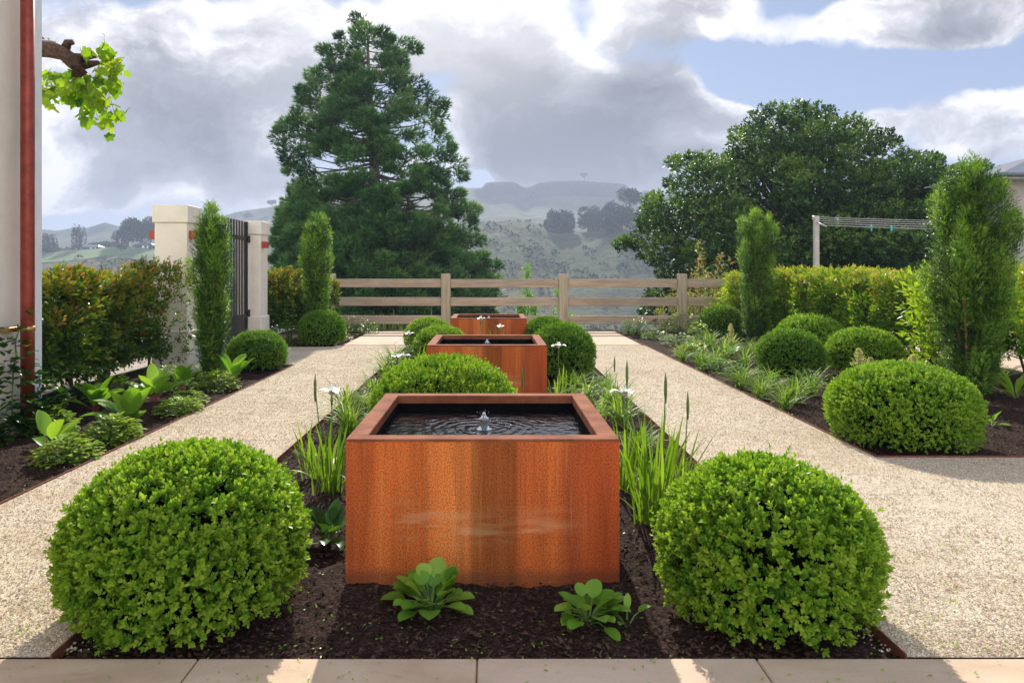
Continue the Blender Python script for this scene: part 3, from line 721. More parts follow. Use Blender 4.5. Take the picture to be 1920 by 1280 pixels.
# ================================================================== FENCE
fr = empty('timber_fence', (0, 16.65, 0), 0, 'low weathered timber post and rail fence with three boards across the view', 'fence')
FX = [-3.68, -1.05, 1.64, 4.355, 7.05]
for x in FX:
    b = MB(); b.box(x-.105, x+.105, -.07, .07, -1.0, 1.29, .012); b.build('post', M['woodpost'], fr)
for z0 in (.135, .555, .975):
    for a, c in zip(FX[:-1], FX[1:]):
        b = MB(); dz = RNG.uniform(-.004, .004); b.box(a+.107, c-.107, -.02, .028, z0+dz, z0+.195+dz, .006); b.build('rail', M['wood'], fr)

# ================================================================== GATE AND PILLARS
def pillar(name, x0, x1, y0, y1, h, label, plinth=.56):
    r = empty(name, ((x0+x1)/2, (y0+y1)/2, 0), 0, label, 'pillar', 'cream rendered gate pillars'); dx = (x1-x0)/2; dy = (y1-y0)/2
    b = MB(); b.box(-dx, dx, -dy, dy, -.1, h-.235, .006); b.build('shaft', M['render'], r)
    b = MB(); b.box(-dx-.025, dx+.025, -dy-.025, dy+.025, h-.235, h, .01); b.build('cap', M['render'], r)
    b = MB(); b.box(-dx-.028, dx+.028, -dy-.028, dy+.028, -.12, plinth, .012); b.build('plinth', M['render'], r)
    return r
p1 = pillar('gate_pillar', -4.46, -4.03, 9.62, 10.04, 2.22, 'nearer, taller-looking cream rendered gate pillar behind the left slim yew')
p2 = pillar('gate_pillar', -4.46, -4.03, 12.66, 13.08, 2.22, 'farther cream rendered gate pillar at the hinge side of the black gate')
def wall_light(x, y, z, sx, label):
    r = empty('wall_light', (x, y, z), 0, label, 'wall light', 'small red metal wall lights on the gate pillars')
    b = MB(); b.box(min(0, sx*.10)+.002*(sx > 0), max(0, sx*.10)-.002*(sx < 0), -.05, .05, -.055, .055, .004); b.build('housing', M['lampred'], r)
    b = MB(); b.box(min(.03*sx, sx*.08), max(.03*sx, sx*.08), -.035, .035, -.058, -.0552); b.build('lens', M['glassd'], r)
wall_light(-4.03, 9.73, 1.83, 1, 'small red box light on the right face of the nearer gate pillar')
wall_light(-4.46, 9.73, 1.83, -1, 'small red box light on the left face of the nearer gate pillar')
wall_light(-4.03, 12.78, 1.81, 1, 'small red box light on the farther gate pillar')
gt = empty('metal_gate', (-4.25, 12.64, 0), 0, 'black metal gate with upright slats and a solid lower panel between the pillars', 'gate')
y0, y1 = -2.58, -.03
b = MB()
b.box(-.025, .025, y0, y0+.06, .05, 2.2); b.box(-.025, .025, y1-.06, y1, .05, 2.2)
for z in (.05, .55, 1.88): b.box(-.022, .022, y0+.0605, y1-.0605, z, z+.06)
b.box(-.022, .022, (y0+y1)/2-.03, (y0+y1)/2+.03, .111, .549); b.build('frame', M['gate'], gt)
b = MB(); b.box(-.008, .008, y0+.061, (y0+y1)/2-.031, .112, .548); b.box(-.008, .008, (y0+y1)/2+.031, y1-.061, .112, .548); b.build('lower_panel', M['gate'], gt)
b = MB(); n = 19
for k in range(n):
    yy = y0+.1+(y1-y0-.2)*k/(n-1); b.box(-.012, .012, yy-.022, yy+.022, .611, 2.2) if False else (b.box(-.012, .012, yy-.022, yy+.022, .6105, 1.8795), b.box(-.012, .012, yy-.022, yy+.022, 1.9405, 2.2))
b.build('slats', M['gate'], gt)
for z in (.62, 1.9):
    b = MB(); b.tube([(.035, y1+.03, z-.06), (.035, y1+.03, z+.06)], .018, 10); b.box(.0, .05, y1-.05, y1+.02, z-.03, z+.03); b.build('hinge', M['gate'], gt)
b = MB(); b.tube([(.05, y0+.3, .0), (.05, y0+.3, .45)], .008, 6); b.tube([(.05, y0+.3, .44), (.09, y0+.3, .46)], .008, 6); b.build('drop_bolt', M['gate'], gt)

# ================================================================== HOUSE CORNER (left), DOWNPIPE
hs = empty('white_house', (-4.035, 6.5, 0), 0, 'corner of a white rendered house at the left edge, with a white corner board', 'house')
b = MB(); b.box(-3.5, 0, -9, -.14, -.1, 5.2, .004); b.build('wall', M['render'], hs)
b = MB(); b.box(-3.5, .018, -.138, 0, .0, 5.2, .004); b.box(-.12, .03, -.155, .012, -.05, .045, .003); b.build('corner_board', M['trim'], hs)
b = MB(); b.box(-3.9, .35, -9.3, .35, 5.202, 5.32); b.build('eave', M['trim'], hs)
# window far back on the side wall (out towards the camera side)
dp = empty('downpipe', (-3.905, 6.12, 0), 0, 'round copper-red downpipe on the white house wall', 'downpipe')
b = MB(); b.tube([(0, 0, .08), (0, 0, 1.2), (0, 0, 2.4), (0, 0, 5.1)], .053, 20); b.build('pipe', M['copper'], dp)
for z in (.86, 3.9):
    b = MB(); b.lathe([(.053, z-.022), (.0565, z-.022), (.0565, z+.022), (.053, z+.022)], 20); b.box(-.132, -.05, -.16, -.045, z-.02, z+.02, .002); b.build('bracket', M['brass'], dp)

# ================================================================== HOUSE on the right, CLOTHES LINE
hr = empty('garden_house', (17.0, 24, .42), 0, 'pale house with a grey metal roof and gutter, cut by the right edge', 'house')
b = MB(); b.box(0, 8, 0, 7, -2, 3.92); b.build('wall', M['wallb'], hr)
b = MB()
V = [(-.6, -.6, 4.08), (9, -.6, 4.08), (9, 8, 4.08), (-.6, 8, 4.08), (3.6, 3.6, 5.3), (6, 3.6, 5.3)]
b.add(V, [[(0, 1, 5, 4), (2, 3, 4, 5)], [(3, 0, 4), (1, 2, 5)]]); V2 = [(x, y, z-.05) for x, y, z in V[:4]]; b.add(V2, [[(3, 2, 1, 0)]])
for k in range(16):
    x = -.5+k*.6; t = min(1, max(0, (x+.6)/4.2)); b.box(x-.015, x+.015, -.59, -.57, 4.08, 4.1)
b.build('roof', M['roofm'], hr)
b = MB(); b.tube([(-.66, -.64, 4.03), (9, -.64, 4.03)], .07, 10); b.tube([(-.64, -.7, 4.03), (-.64, 8, 4.03)], .07, 10); b.build('gutter', M['roofm'], hr)
b = MB(); b.box(-.55, 8.9, -.55, 7.9, 3.922, 4.0); b.build('soffit', M['trim'], hr)
b = MB(); b.box(1.2, 2.6, -.012, -.002, 1.2, 2.5); b.build('window', M['glassd'], hr)

cl_ = empty('clothes_line', (6.78, 15.2, 0), 0, 'folding clothes line on a grey post above the right hedge', 'clothes line')
b = MB(); b.box(-.05, .05, -.045, .045, -.1, 2.50, .008); b.build('post', M['postgrey'], cl_)
b = MB(); b.tube([(-.12, -.7, 2.24), (.0, -.07, 2.36), (.42, 1.1, 2.58)], .02, 6); b.tube([(.05, .05, 2.44), (.42, 1.1, 2.52)], .016, 6); b.build('arm', M['postgrey'], cl_)
for k in range(5):
    t = k/4; s0 = np.array([-.0, -.50, 2.27])*(1-t)+np.array([.40, 1.05, 2.56])*t
    pts = [s0+np.array([7.2*u, 0, -.05*4*u*(1-u)-(.10*u)]) for u in np.linspace(0, 1, 12)]
    b = MB(); b.tube(pts, .0055, 5); b.build('line', M['line'], cl_)
b = MB(); b.box(7.1, 7.2, -.5, 1.1, 2.34, 2.4); b.box(7.16, 7.28, .2, .3, 2.3, 2.5); b.build('end_bar', M['postgrey'], cl_)
b = MB(); b.box(7.17, 7.27, .21, .29, -.1, 2.29); b.build('post', M['postgrey'], cl_)
for k, (dx, dz, lb) in enumerate(((1.02, 2.215, 'left one of the two turquoise pegs on the clothes line'), (1.42, 2.205, 'right one of the two turquoise pegs on the clothes line'))):
    b = MB(); s = .018 if k else .012
    b.box(-s, -.002, -.008, .008, -.06, .05, .003); b.box(.002, s, -.008, .008, -.055, .05, .003)
    o = b.build('clothes_peg', M['peg'], None, (6.78+dx-.15, 15.2-.55, dz)); tag(o, lb, 'peg', 'turquoise pegs on the clothes line')
# ================================================================== BOX DOMES
def box_dome(r, h, nshoot, leaf, seed, mat, holes=.0, kind='leaf', wd=.56):
    rng = np.random.default_rng(seed); root = empty('box_dome', (0, 0, 0))
    n = int(nshoot*3.6); D = rdir(n, rng)
    zc = h*.40; rz = h-zc
    lz = np.where(D[:, 2] < 0, zc*2.1, rz)
    nz = fbm(D*2.1+seed, 3)*.07+fbm(D*7+seed, 2)*.05
    S = np.stack([D[:, 0]*r, D[:, 1]*r, D[:, 2]*lz], -1)*(1+nz)[:, None]
    # fuller shoulders
    rad = np.hypot(D[:, 0], D[:, 1]); S[:, :2] *= (1+.03*(1-np.abs(rad*2-1)**2))[:, None]*.98
    P = S+np.array([0, 0, zc]); k = P[:, 2] > .0
    N = unit(np.stack([D[:, 0]/r, D[:, 1]/r, D[:, 2]/lz], -1))
    dens = vn3(D*5+seed*3); low = np.clip(1-P[:, 2]/(h*.55), 0, 1)
    k &= rng.random(n) > holes*low*np.clip((dens-.35)*4, 0, 1)
    if holes > .5: k &= (vn3(P*24+seed) > .34) | (rng.random(n) < .2)
    P, N = P[k][:nshoot], N[k][:nshoot]; n = len(P)
    dep = rng.uniform(.78, 1.0, n)**.6; hl = leaf*3.0*.55/r
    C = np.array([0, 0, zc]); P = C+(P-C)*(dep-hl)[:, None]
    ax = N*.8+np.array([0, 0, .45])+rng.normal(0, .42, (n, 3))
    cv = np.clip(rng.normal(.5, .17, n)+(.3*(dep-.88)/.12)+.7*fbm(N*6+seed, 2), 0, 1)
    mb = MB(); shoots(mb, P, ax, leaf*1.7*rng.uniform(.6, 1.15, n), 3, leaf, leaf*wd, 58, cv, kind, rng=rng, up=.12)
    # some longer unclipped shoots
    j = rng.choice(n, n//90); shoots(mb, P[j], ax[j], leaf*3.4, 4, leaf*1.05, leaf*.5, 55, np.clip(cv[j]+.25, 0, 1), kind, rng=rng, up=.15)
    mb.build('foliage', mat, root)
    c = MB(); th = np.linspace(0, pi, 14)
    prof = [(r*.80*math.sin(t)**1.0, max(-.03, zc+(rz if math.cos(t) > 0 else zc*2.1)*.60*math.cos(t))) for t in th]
    c.lathe(prof, 26); c.build('shade_core', M['core_shade'], root)  # solid blob added to block light; inner shade painted as its colour
    return root
GD = 'clipped round box domes'
def put(root, x, y, lb, s=None, rz=0): root.location = (x, y, 0); root.rotation_euler = (0, 0, rz); root.scale = s or (1, 1, 1); tag(root, lb, 'box dome', GD)
dA = box_dome(.492, .645, 8200, .0205, 11, M['box'], .55, 'oval', .6); put(dA, -1.225, 2.93, 'large bright box dome at the front left, touching the terrace paving')
dB = box_dome(.452, .595, 7000, .0200, 12, M['box'], .55, 'oval', .6); put(dB, 1.095, 2.91, 'large leafy box dome at the front right beside the nearest trough')
dC = box_dome(.60, .62, 8800, .019, 13, M['box'], .25); put(dC, 3.28, 5.82, 'wide box dome filling the corner of the right bed against its edging')
copy_tree(dC, (-.36, 5.42, 0), 2.1, 'bright box dome rising directly behind the nearest water trough', (.98, .98, 1.16))
dD = box_dome(.46, .55, 4600, .019, 14, M['boxdark'], .2); put(dD, .90, 9.35, 'deep green box dome against the right side of the middle trough', (1.0, 1.0, 1.27))
for x, y, s, rz, lb in ((.86, 11.55, (.92, .92, 1.16), 1, 'box dome peeping out behind the dome right of the middle trough'),
        (4.02, 9.8, (1.02, 1.02, 1.05), 3, 'shaded box dome in front of two others, centre left of the right bed'),
        (4.80, 15.2, (1.08, 1.08, 1.18), 4, 'dark box dome beside the far right slim yew and the fence'),
        (-3.14, 13.45, (1.03, 1.03, 1.17), 5, 'box dome on the far left next to the landing paving'),
        (-3.27, 10.15, (.94, .94, .96), 6, 'box dome at the far corner of the left bed in front of the gate pillar')):
    copy_tree(dD, (x, y, 0), rz, lb, s)
dE = box_dome(.46, .55, 4500, .019, 15, M['box'], .2); put(dE, 4.93, 9.65, 'bright box dome standing just behind the widest corner dome of the right bed', (1.1, 1.1, 1.1))
for x, y, s, rz, lb in ((4.98, 11.4, (1.22, 1.22, 1.24), 1.5, 'broad box dome at the back of the right bed by the bright hedge'),
        (-.75, 10.75, (.96, .96, 1.0), 2.5, 'box dome left of the middle trough, the nearer of two'),
        (-1.07, 12.4, (.98, .98, 1.02), 3.5, 'box dome at the left rear corner of the central bed')):
    copy_tree(dE, (x, y, 0), rz, lb, s)

# ================================================================== SLIM YEWS
def yew(prof, nplume, dens, seed, needle=.019, pl=.50, pr=.082):
    """built of many upright plumes, each with its own tone, dark gaps between them"""
    rng = np.random.default_rng(seed); root = empty('slim_yew', (0, 0, 0)); zs, rs = zip(*prof); H = zs[-1]
    P = []; D = []; CV = []; st = MB()
    for k in range(nplume):
        zt = H*(1.0-.90*(k/nplume)**1.15)*rng.uniform(.93, 1.04) if k > 5 else H*rng.uniform(.9, 1.03)
        a = k*2.399+rng.normal(0, .3); R = np.interp(zt-.08, zs, rs)*rng.uniform(.48, 1.06)
        if k <= 5: R = np.interp(H*.86, zs, rs)*rng.uniform(0.05, .75)
        L = min(pl*rng.uniform(.6, 1.25), zt*.8); tone = rng.normal(0, .2); rp = pr*rng.uniform(.75, 1.3)
        e = np.array([R*np.cos(a), R*np.sin(a), zt]); lean = rng.uniform(.12, .34); b0 = e-np.array([np.cos(a)*L*lean, np.sin(a)*L*lean, L])
        n = int(dens*L*rp/(.55*.10)); t = rng.beta(1.5, 1.05, n); th = rng.uniform(0, 2*pi, n)
        w = rp*np.sqrt(np.clip(1-t**3.0, .02, 1))*(.55+.45*np.minimum(1, t*2.5))*rng.uniform(.25, 1, n)**.5
        o = np.stack([np.cos(th), np.sin(th), 0*th], -1)
        P.append(b0+(e-b0)*(t*rng.uniform(.92, 1.10, n))[:, None]+o*w[:, None]); D.append(unit(o*.85+np.array([0, 0, 1.0])+.25*np.array([np.cos(a), np.sin(a), 0])+rng.normal(0, .48, (n, 3))))
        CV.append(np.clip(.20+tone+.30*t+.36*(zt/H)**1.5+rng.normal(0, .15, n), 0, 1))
        # the plume's own stem, running down to the base
        m0 = np.array([.04*np.cos(a), .04*np.sin(a), -.06]); u = np.linspace(0, 1, 8)[:, None]
        mid = np.array([b0[0]*.8, b0[1]*.8, b0[2]*.55]); pts = (1-u)**2*m0+2*u*(1-u)*mid+u**2*(b0*.35+e*.65)
        if zt > H*.6 and k % 2: st.tube(pts*np.array([.85, .85, 1])+rng.normal(0, .004, (8, 3)), np.linspace(.012, .003, 8), 6)
    P = np.concatenate(P); D = np.concatenate(D); CV = np.concatenate(CV); k = (P[:, 2] > .06) & (vn3(P*np.array([9, 9, 6])+seed) > .30); P, D, CV = P[k], D[k], CV[k]
    n = int(dens*nplume*.22); z = rng.uniform(.04, H*.93, n); a = rng.uniform(0, 2*pi, n); q = np.interp(z, zs, rs)*rng.uniform(.1, .86, n)**.6
    F_ = np.stack([q*np.cos(a), q*np.sin(a), z], -1); P = np.concatenate([P, F_]); D = np.concatenate([D, unit(np.stack([np.cos(a), np.sin(a), np.full(n, .9)], -1)+rng.normal(0, .3, (n, 3)))]); CV = np.concatenate([CV, np.clip(rng.normal(.15, .1, n), 0, 1)])
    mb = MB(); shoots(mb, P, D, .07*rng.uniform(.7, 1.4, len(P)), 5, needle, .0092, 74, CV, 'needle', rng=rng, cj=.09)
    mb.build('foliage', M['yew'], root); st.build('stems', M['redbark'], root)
    return root
GY = 'slim upright yews'
yA = yew([(0, .12), (.1, .20), (.4, .27), (.8, .33), (1.2, .42), (1.6, .50), (1.95, .47), (2.2, .36), (2.4, .24), (2.50, .12)], 95, 330, 21)
yA.scale = (.90, .90, 1.0); yA.location = (4.94, 7.5, 0); tag(yA, 'big slim yew with orange stems, the largest one, at the right', 'yew', GY)
yB = yew([(0, .08), (.15, .13), (.5, .17), (.9, .20), (1.3, .26), (1.6, .28), (1.85, .20), (2.0, .13), (2.08, .08)], 56, 270, 22, pl=.45, pr=.085)
yB.scale = (.88, .88, 1); yB.location = (-3.40, 8.85, 0); tag(yB, 'slim yew standing before the nearer gate pillar at the left', 'yew', GY)
copy_tree(yB, (-3.36, 13.95, 0), 2.2, 'pale slim yew at the far left end of the timber fence', (1.12, 1.12, 1.13))
yC = yew([(0, .14), (.15, .22), (.5, .25), (.9, .27), (1.3, .30), (1.8, .36), (2.2, .35), (2.42, .30), (2.52, .20)], 80, 250, 23, pr=.10)
yC.scale = (.9, .9, 1.0); yC.location = (5.06, 13.9, 0); tag(yC, 'dense slim yew hiding the right end of the timber fence', 'yew', GY)

# ================================================================== HEDGES (each shrub its own thing)
def hedge_shrub(w, dp, h, z0, n, seed, mat, leaf, tipfrac=.3, cb=.35, nstem=3, sprigs=20, dens=.0):
    rng = np.random.default_rng(seed); root = empty('hedge_shrub', (0, 0, 0))
    u = rng.uniform(-1, 1, (n, 3)); ax = rng.integers(0, 3, n)
    surf = rng.random(n) < .72
    for a in range(3):
        k = surf & (ax == a); u[k, a] = np.sign(u[k, a])*rng.uniform(.78, 1.0, k.sum())
    rad = (np.abs(u[:, 0])**4+np.abs(u[:, 1])**4+np.abs(u[:, 2])**4)**.25; rad = np.maximum(rad, .01)
    lump = 1+.62*fbm(u*1.7+seed, 3)
    P = np.stack([u[:, 0]*w/2, u[:, 1]*dp/2, u[:, 2]*(h-z0)/2], -1)*lump[:, None]; P[:, 2] += (h+z0)/2
    # ragged open bottom
    P[:, 2] += .16*(vn3(P*np.array([3.2, 3.2, 0])+seed)-.5)*(P[:, 2] > h*.6); k = rng.random(n) < np.clip((P[:, 2]-z0*.5)/(h*.35), .12, 1); k &= vn3(P*5.0+seed) > .36+dens; k &= P[:, 2] > .08
    P, u = P[k], u[k]; n = len(P)
    N = unit(u*np.array([1, 1, .8])+np.array([0, 0, .5])+rng.normal(0, .45, (n, 3)))
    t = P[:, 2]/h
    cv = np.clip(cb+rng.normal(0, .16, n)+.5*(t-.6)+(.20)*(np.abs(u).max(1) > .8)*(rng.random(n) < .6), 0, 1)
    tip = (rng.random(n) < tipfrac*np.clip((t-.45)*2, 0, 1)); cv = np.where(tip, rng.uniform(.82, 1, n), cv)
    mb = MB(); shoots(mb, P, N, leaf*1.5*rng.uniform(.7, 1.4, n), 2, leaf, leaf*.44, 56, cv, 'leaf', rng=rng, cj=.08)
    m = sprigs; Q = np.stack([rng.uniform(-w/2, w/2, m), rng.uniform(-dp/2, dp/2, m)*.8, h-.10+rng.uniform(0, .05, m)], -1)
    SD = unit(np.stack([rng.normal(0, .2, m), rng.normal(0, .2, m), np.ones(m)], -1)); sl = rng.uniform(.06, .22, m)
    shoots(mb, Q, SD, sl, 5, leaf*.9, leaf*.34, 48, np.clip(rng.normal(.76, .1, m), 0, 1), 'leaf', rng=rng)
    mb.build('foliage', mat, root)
    st = MB()
    for q, d, l in zip(Q, SD, sl): st.tube([q-d*.1, q+d*l], .003, 4)
    for k in range(nstem):
        a = rng.uniform(0, 2*pi); x0 = rng.normal(0, .04); y0_ = rng.normal(0, .04); pts = []
        for v in np.linspace(0, 1, 7): pts.append((x0+np.cos(a)*w*.32*v**1.3+rng.normal(0, .012), y0_+np.sin(a)*dp*.3*v**1.3+rng.normal(0, .012), -.08+h*.85*v))
        st.tube(pts, np.linspace(.018, .006, 7), 6)
        for j in range(9):
            v = rng.integers(2, 6); b0 = np.array(pts[v]); d = unit(np.array([rng.normal(), rng.normal(), .7])); st.tube([b0, b0+d*.14, b0+d*.28+[0, 0, .04]], [.006, .004, .002], 4)
    st.build('stems', M['bark'], root)
    return root
GLH = 'bronze-tipped hedge shrubs along the left bed'
h1 = hedge_shrub(.72, .80, 1.24, .34, 3000, 31, M['photinia'], .068, .22, .34)
h2 = hedge_shrub(.72, .80, 1.20, .30, 2800, 32, M['photinia'], .068, .16, .32)
h3 = hedge_shrub(.60, .66, 1.50, .30, 1500, 33, M['photinia'], .058, .28, .28, sprigs=8, dens=.08)
h1.location = (-4.42, 7.05, 0); tag(h1, 'first bronze-tipped hedge shrub, right beside the white house corner board', 'shrub', GLH)
h2.location = (-4.46, 7.75, 0); tag(h2, 'bronze-tipped hedge shrub, second from the white house corner', 'shrub', GLH)
h3.location = (-4.20, 9.12, 0); h3.rotation_euler = (0, 0, 1); h3.scale = (.9, .8, .93); tag(h3, 'thin open hedge shrub in front of the nearer gate pillar', 'shrub', GLH)
copy_tree(h1, (-4.50, 8.4, 0), 2.9, 'bronze-tipped hedge shrub, third from the white house corner', (1, 1, .98), GLH)
copy_tree(h2, (-4.72, 8.95, 0), 1.3, 'bronze-tipped hedge shrub pushed up against the left side of the gate pillar', (.95, .8, .97), GLH)
copy_tree(h1, (-5.0, 7.4, 0), 1.2, 'bronze-tipped hedge shrub behind the row next to the house corner', (1, 1, .97), GLH)
GFH = 'dark hedge shrubs behind the far gate pillar'
copy_tree(h2, (-4.35, 14.0, 0), .5, 'hedge shrub directly right of the far gate pillar', (1, 1, 1.05), GFH)
copy_tree(h1, (-4.05, 14.6, 0), 2.5, 'hedge shrub between the far gate pillar and the far slim yew', (1, 1, 1.0), GFH)
copy_tree(h2, (-3.75, 15.4, 0), 4.0, 'hedge shrub behind the far left box dome, by the fence end', (.9, .9, .95), GFH)
GRH = 'bright green hedge shrubs along the right bed'
k1 = hedge_shrub(.95, .85, 1.22, .16, 2900, 41, M['hedge'], .068, .15, .47)
k2 = hedge_shrub(.95, .85, 1.18, .16, 2800, 42, M['hedge'], .068, .12, .5)
HL = ['first bright hedge shrub, beside the far right slim yew', 'bright hedge shrub left of the grey clothes-line post', 'bright hedge shrub in front of the grey clothes-line post',
      'bright hedge shrub just right of the grey clothes-line post', 'bright hedge shrub behind the broad box dome', 'bright hedge shrub with red tips, two right of the clothes-line post',
      'bright hedge shrub left of the big slim yew']
HP = [(5.72, 15.9), (5.85, 15.1), (6.05, 14.3), (6.12, 13.5), (6.22, 12.7), (6.35, 11.9), (6.45, 11.1)]
for i, ((x, y), lb) in enumerate(zip(HP, HL)):
    src = (k1, k2)[i % 2]
    if i < 2: src.location = (x, y, 0); src.rotation_euler = (0, 0, 1.57); tag(src, lb, 'shrub', GRH)
    else: copy_tree(src, (x, y, 0), 1.57+.9*i, lb, (1, 1, RNG.uniform(.96, 1.06)), GRH)
k3 = hedge_shrub(.9, .85, 1.28, .40, 2300, 43, M['hedge'], .062, .6, .36, nstem=4, dens=.05); k3.location = (6.5, 8.7, 0)
tag(k3, 'open bronze and green hedge shrub with dark stems right of the big yew', 'shrub', GRH)
copy_tree(k3, (6.55, 9.55, 0), 2.2, 'hedge shrub half hidden behind the right side of the big yew', (1, 1, 1.02), GRH)
copy_tree(k3, (6.35, 7.95, 0), 4.0, 'nearest right hedge shrub, cut by the right edge of the view', (1, 1, 1.0), GRH)

# ================================================================== BIG TREES
def inpoly(px, py, poly):
    c = np.zeros(len(px), bool); n = len(poly)
    for i in range(n):
        x1, y1 = poly[i]; x2, y2 = poly[(i+1) % n]
        k = ((y1 > py) != (y2 > py)) & (px < (x2-x1)*(py-y1)/(y2-y1+1e-9)+x1); c ^= k
    return c
def edge_dist(px, py, poly):
    d = np.full(len(px), 1e9); n = len(poly)
    for i in range(n):
        a = np.array(poly[i], float); b = np.array(poly[(i+1) % n], float); ab = b-a
        t = np.clip(((px-a[0])*ab[0]+(py-a[1])*ab[1])/(ab@ab), 0, 1)
        d = np.minimum(d, np.hypot(px-a[0]-t*ab[0], py-a[1]-t*ab[1]))
    return d
def conifer():
    rng = np.random.default_rng(51); Dm = 36.0; m = Dm/F
    poly = [(680, 22), (702, 40), (722, 44), (738, 62), (765, 58), (800, 88), (795, 104), (768, 104), (778, 130), (805, 140), (818, 165), (846, 190), (842, 230), (828, 236),
            (846, 262), (862, 285), (878, 330), (872, 360), (895, 380), (898, 440), (918, 465), (940, 500), (935, 560), (925, 640), (700, 650), (560, 650), (512, 600), (512, 520), (505, 470), (515, 430), (530, 380),
            (548, 340), (530, 318), (524, 285), (500, 256), (500, 245), (520, 232), (540, 215), (548, 190), (560, 155), (590, 118), (592, 95), (622, 70), (645, 40)]
    root = empty('conifer', (0, 0, 0), 0, 'tall dark green conifer with visible limbs standing beyond the timber fence', 'tree')
    tx = -6.05; base = -7.0
    def trx(z): return tx+.25*math.sin(z*.35)+(.018*(z-4))
    # clump centres
    N = 14000; px = rng.uniform(495, 945, N); py = rng.uniform(22, 645, N)
    k = inpoly(px, py, poly); px, py = px[k], py[k]; ed = edge_dist(px, py, poly)
    k = ed > 9; px, py, ed = px[k], py[k], ed[k]
    hw = np.clip((py-22)*.42, 20, 215)*m
    sgn = rng.choice([-1, 1], len(px)); c0 = 695
    rel = np.clip(np.abs(px-c0)*m/hw, 0, 1)
    depth = sgn*hw*np.sqrt(1-rel**2)*rng.uniform(.35, 1.0, len(px))
    C = np.stack([(px-PX0)*m, Dm+depth, CAMZ+(HZ-py)*m], -1); C[:, 0] *= (Dm+depth)/Dm; C[:, 2] = CAMZ+(C[:, 2]-CAMZ)*(Dm+depth)/Dm
    # openings: sparse pockets beside the trunk and on the right side
    pk = [(650, 310, 70, 26), (610, 300, 45, 16), (765, 250, 50, 32), (790, 150, 32, 26), (735, 335, 46, 20), (800, 370, 64, 20), (715, 185, 30, 36), (840, 420, 44, 18), (660, 240, 30, 18), (770, 300, 40, 18), (600, 335, 46, 12), (830, 245, 26, 24), (760, 395, 60, 13), (698, 110, 20, 36), (650, 385, 60, 12), (880, 470, 30, 14), (560, 330, 30, 12), (740, 450, 40, 12), (620, 440, 40, 9), (840, 340, 26, 14), (620, 180, 18, 14), (860, 520, 34, 12), (690, 280, 18, 40)]
    keep = np.ones(len(px), bool)
    for a, b, ra, rb in pk: keep &= (((px-a)/ra)**2+((py-b)/rb)**2 > 1) | (rng.random(len(px)) < .12)
    keep &= (rng.random(len(px)) < np.clip(.35+.65*(py-100)/350, .55, 1))
    C, px, py, ed = C[keep], px[keep], py[keep], ed[keep]
    # thin out by spacing
    sel = []; 
    for i in range(len(C)):
        r0 = .50 if py[i] > 300 else .44
        if all(np.sum((C[i]-C[j])**2) > r0*r0 for j in sel): sel.append(i)
        if len(sel) > 1080: break
    C, px, py, ed = C[sel], px[sel], py[sel], ed[sel]
    mb = MB(); PP = []; DD = []; CV = []
    axp = np.stack([[trx(z) for z in C[:, 2]], np.full(len(C), Dm), C[:, 2]], -1)
    for i in range(len(C)):
        out = unit(C[i]-axp[i]+np.array([0, 0, .25])); n = rng.integers(95, 150)
        rad = rng.uniform(.28, .55)*(1 if ed[i] > 16 else .72)
        q = rdir(n, rng)*rng.uniform(.1, 1, n)[:, None]**.5*rad*np.array([1.15, 1.15, .85]); q += out*rad*.15
        PP.append(C[i]+q); DD.append(unit(out*.8+unit(q)*.9+np.array([0, 0, .35])+rng.normal(0, .35, (n, 3))))
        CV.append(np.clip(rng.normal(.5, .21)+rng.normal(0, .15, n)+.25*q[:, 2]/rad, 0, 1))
    PP = np.concatenate(PP); DD = np.concatenate(DD); CV = np.concatenate(CV)
    # each spray: five thin fingers
    n = len(PP)
    for k in range(5):
        d = unit(DD+rng.normal(0, .34, (n, 3))); L = rng.uniform(.14, .30, n)
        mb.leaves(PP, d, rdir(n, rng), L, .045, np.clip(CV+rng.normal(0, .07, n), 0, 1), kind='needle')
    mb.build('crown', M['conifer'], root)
    t = MB(); zs = np.linspace(base, 13.2, 26); t.tube([(trx(z), Dm, z) for z in zs], np.interp(zs, [base, 0, 8, 13.2], [.55, .42, .20, .04]), 10, jit=.06)
    for i in range(len(C)):
        if rng.random() < .18: continue
        e = C[i]; hd = np.hypot(e[0]-trx(e[2]), e[1]-Dm)
        if hd < .5: continue
        z0 = e[2]-hd*rng.uniform(-.10, .38); s0 = np.array([trx(z0), Dm, z0]); u = np.linspace(0, 1, 6)[:, None]
        pts = s0+(e-s0)*u; pts[:, 2] -= (.16*hd)*np.sin(np.linspace(0, pi, 6))*rng.uniform(.3, 1.2); pts[:, :2] += rng.normal(0, .03*hd, 2)*np.sin(np.linspace(0, pi, 6))[:, None]
        t.tube(pts, np.linspace(.022+.013*hd, .012, 6), 5, cap=False)
    t.build('trunk', M['barkpale'], root)
conifer()

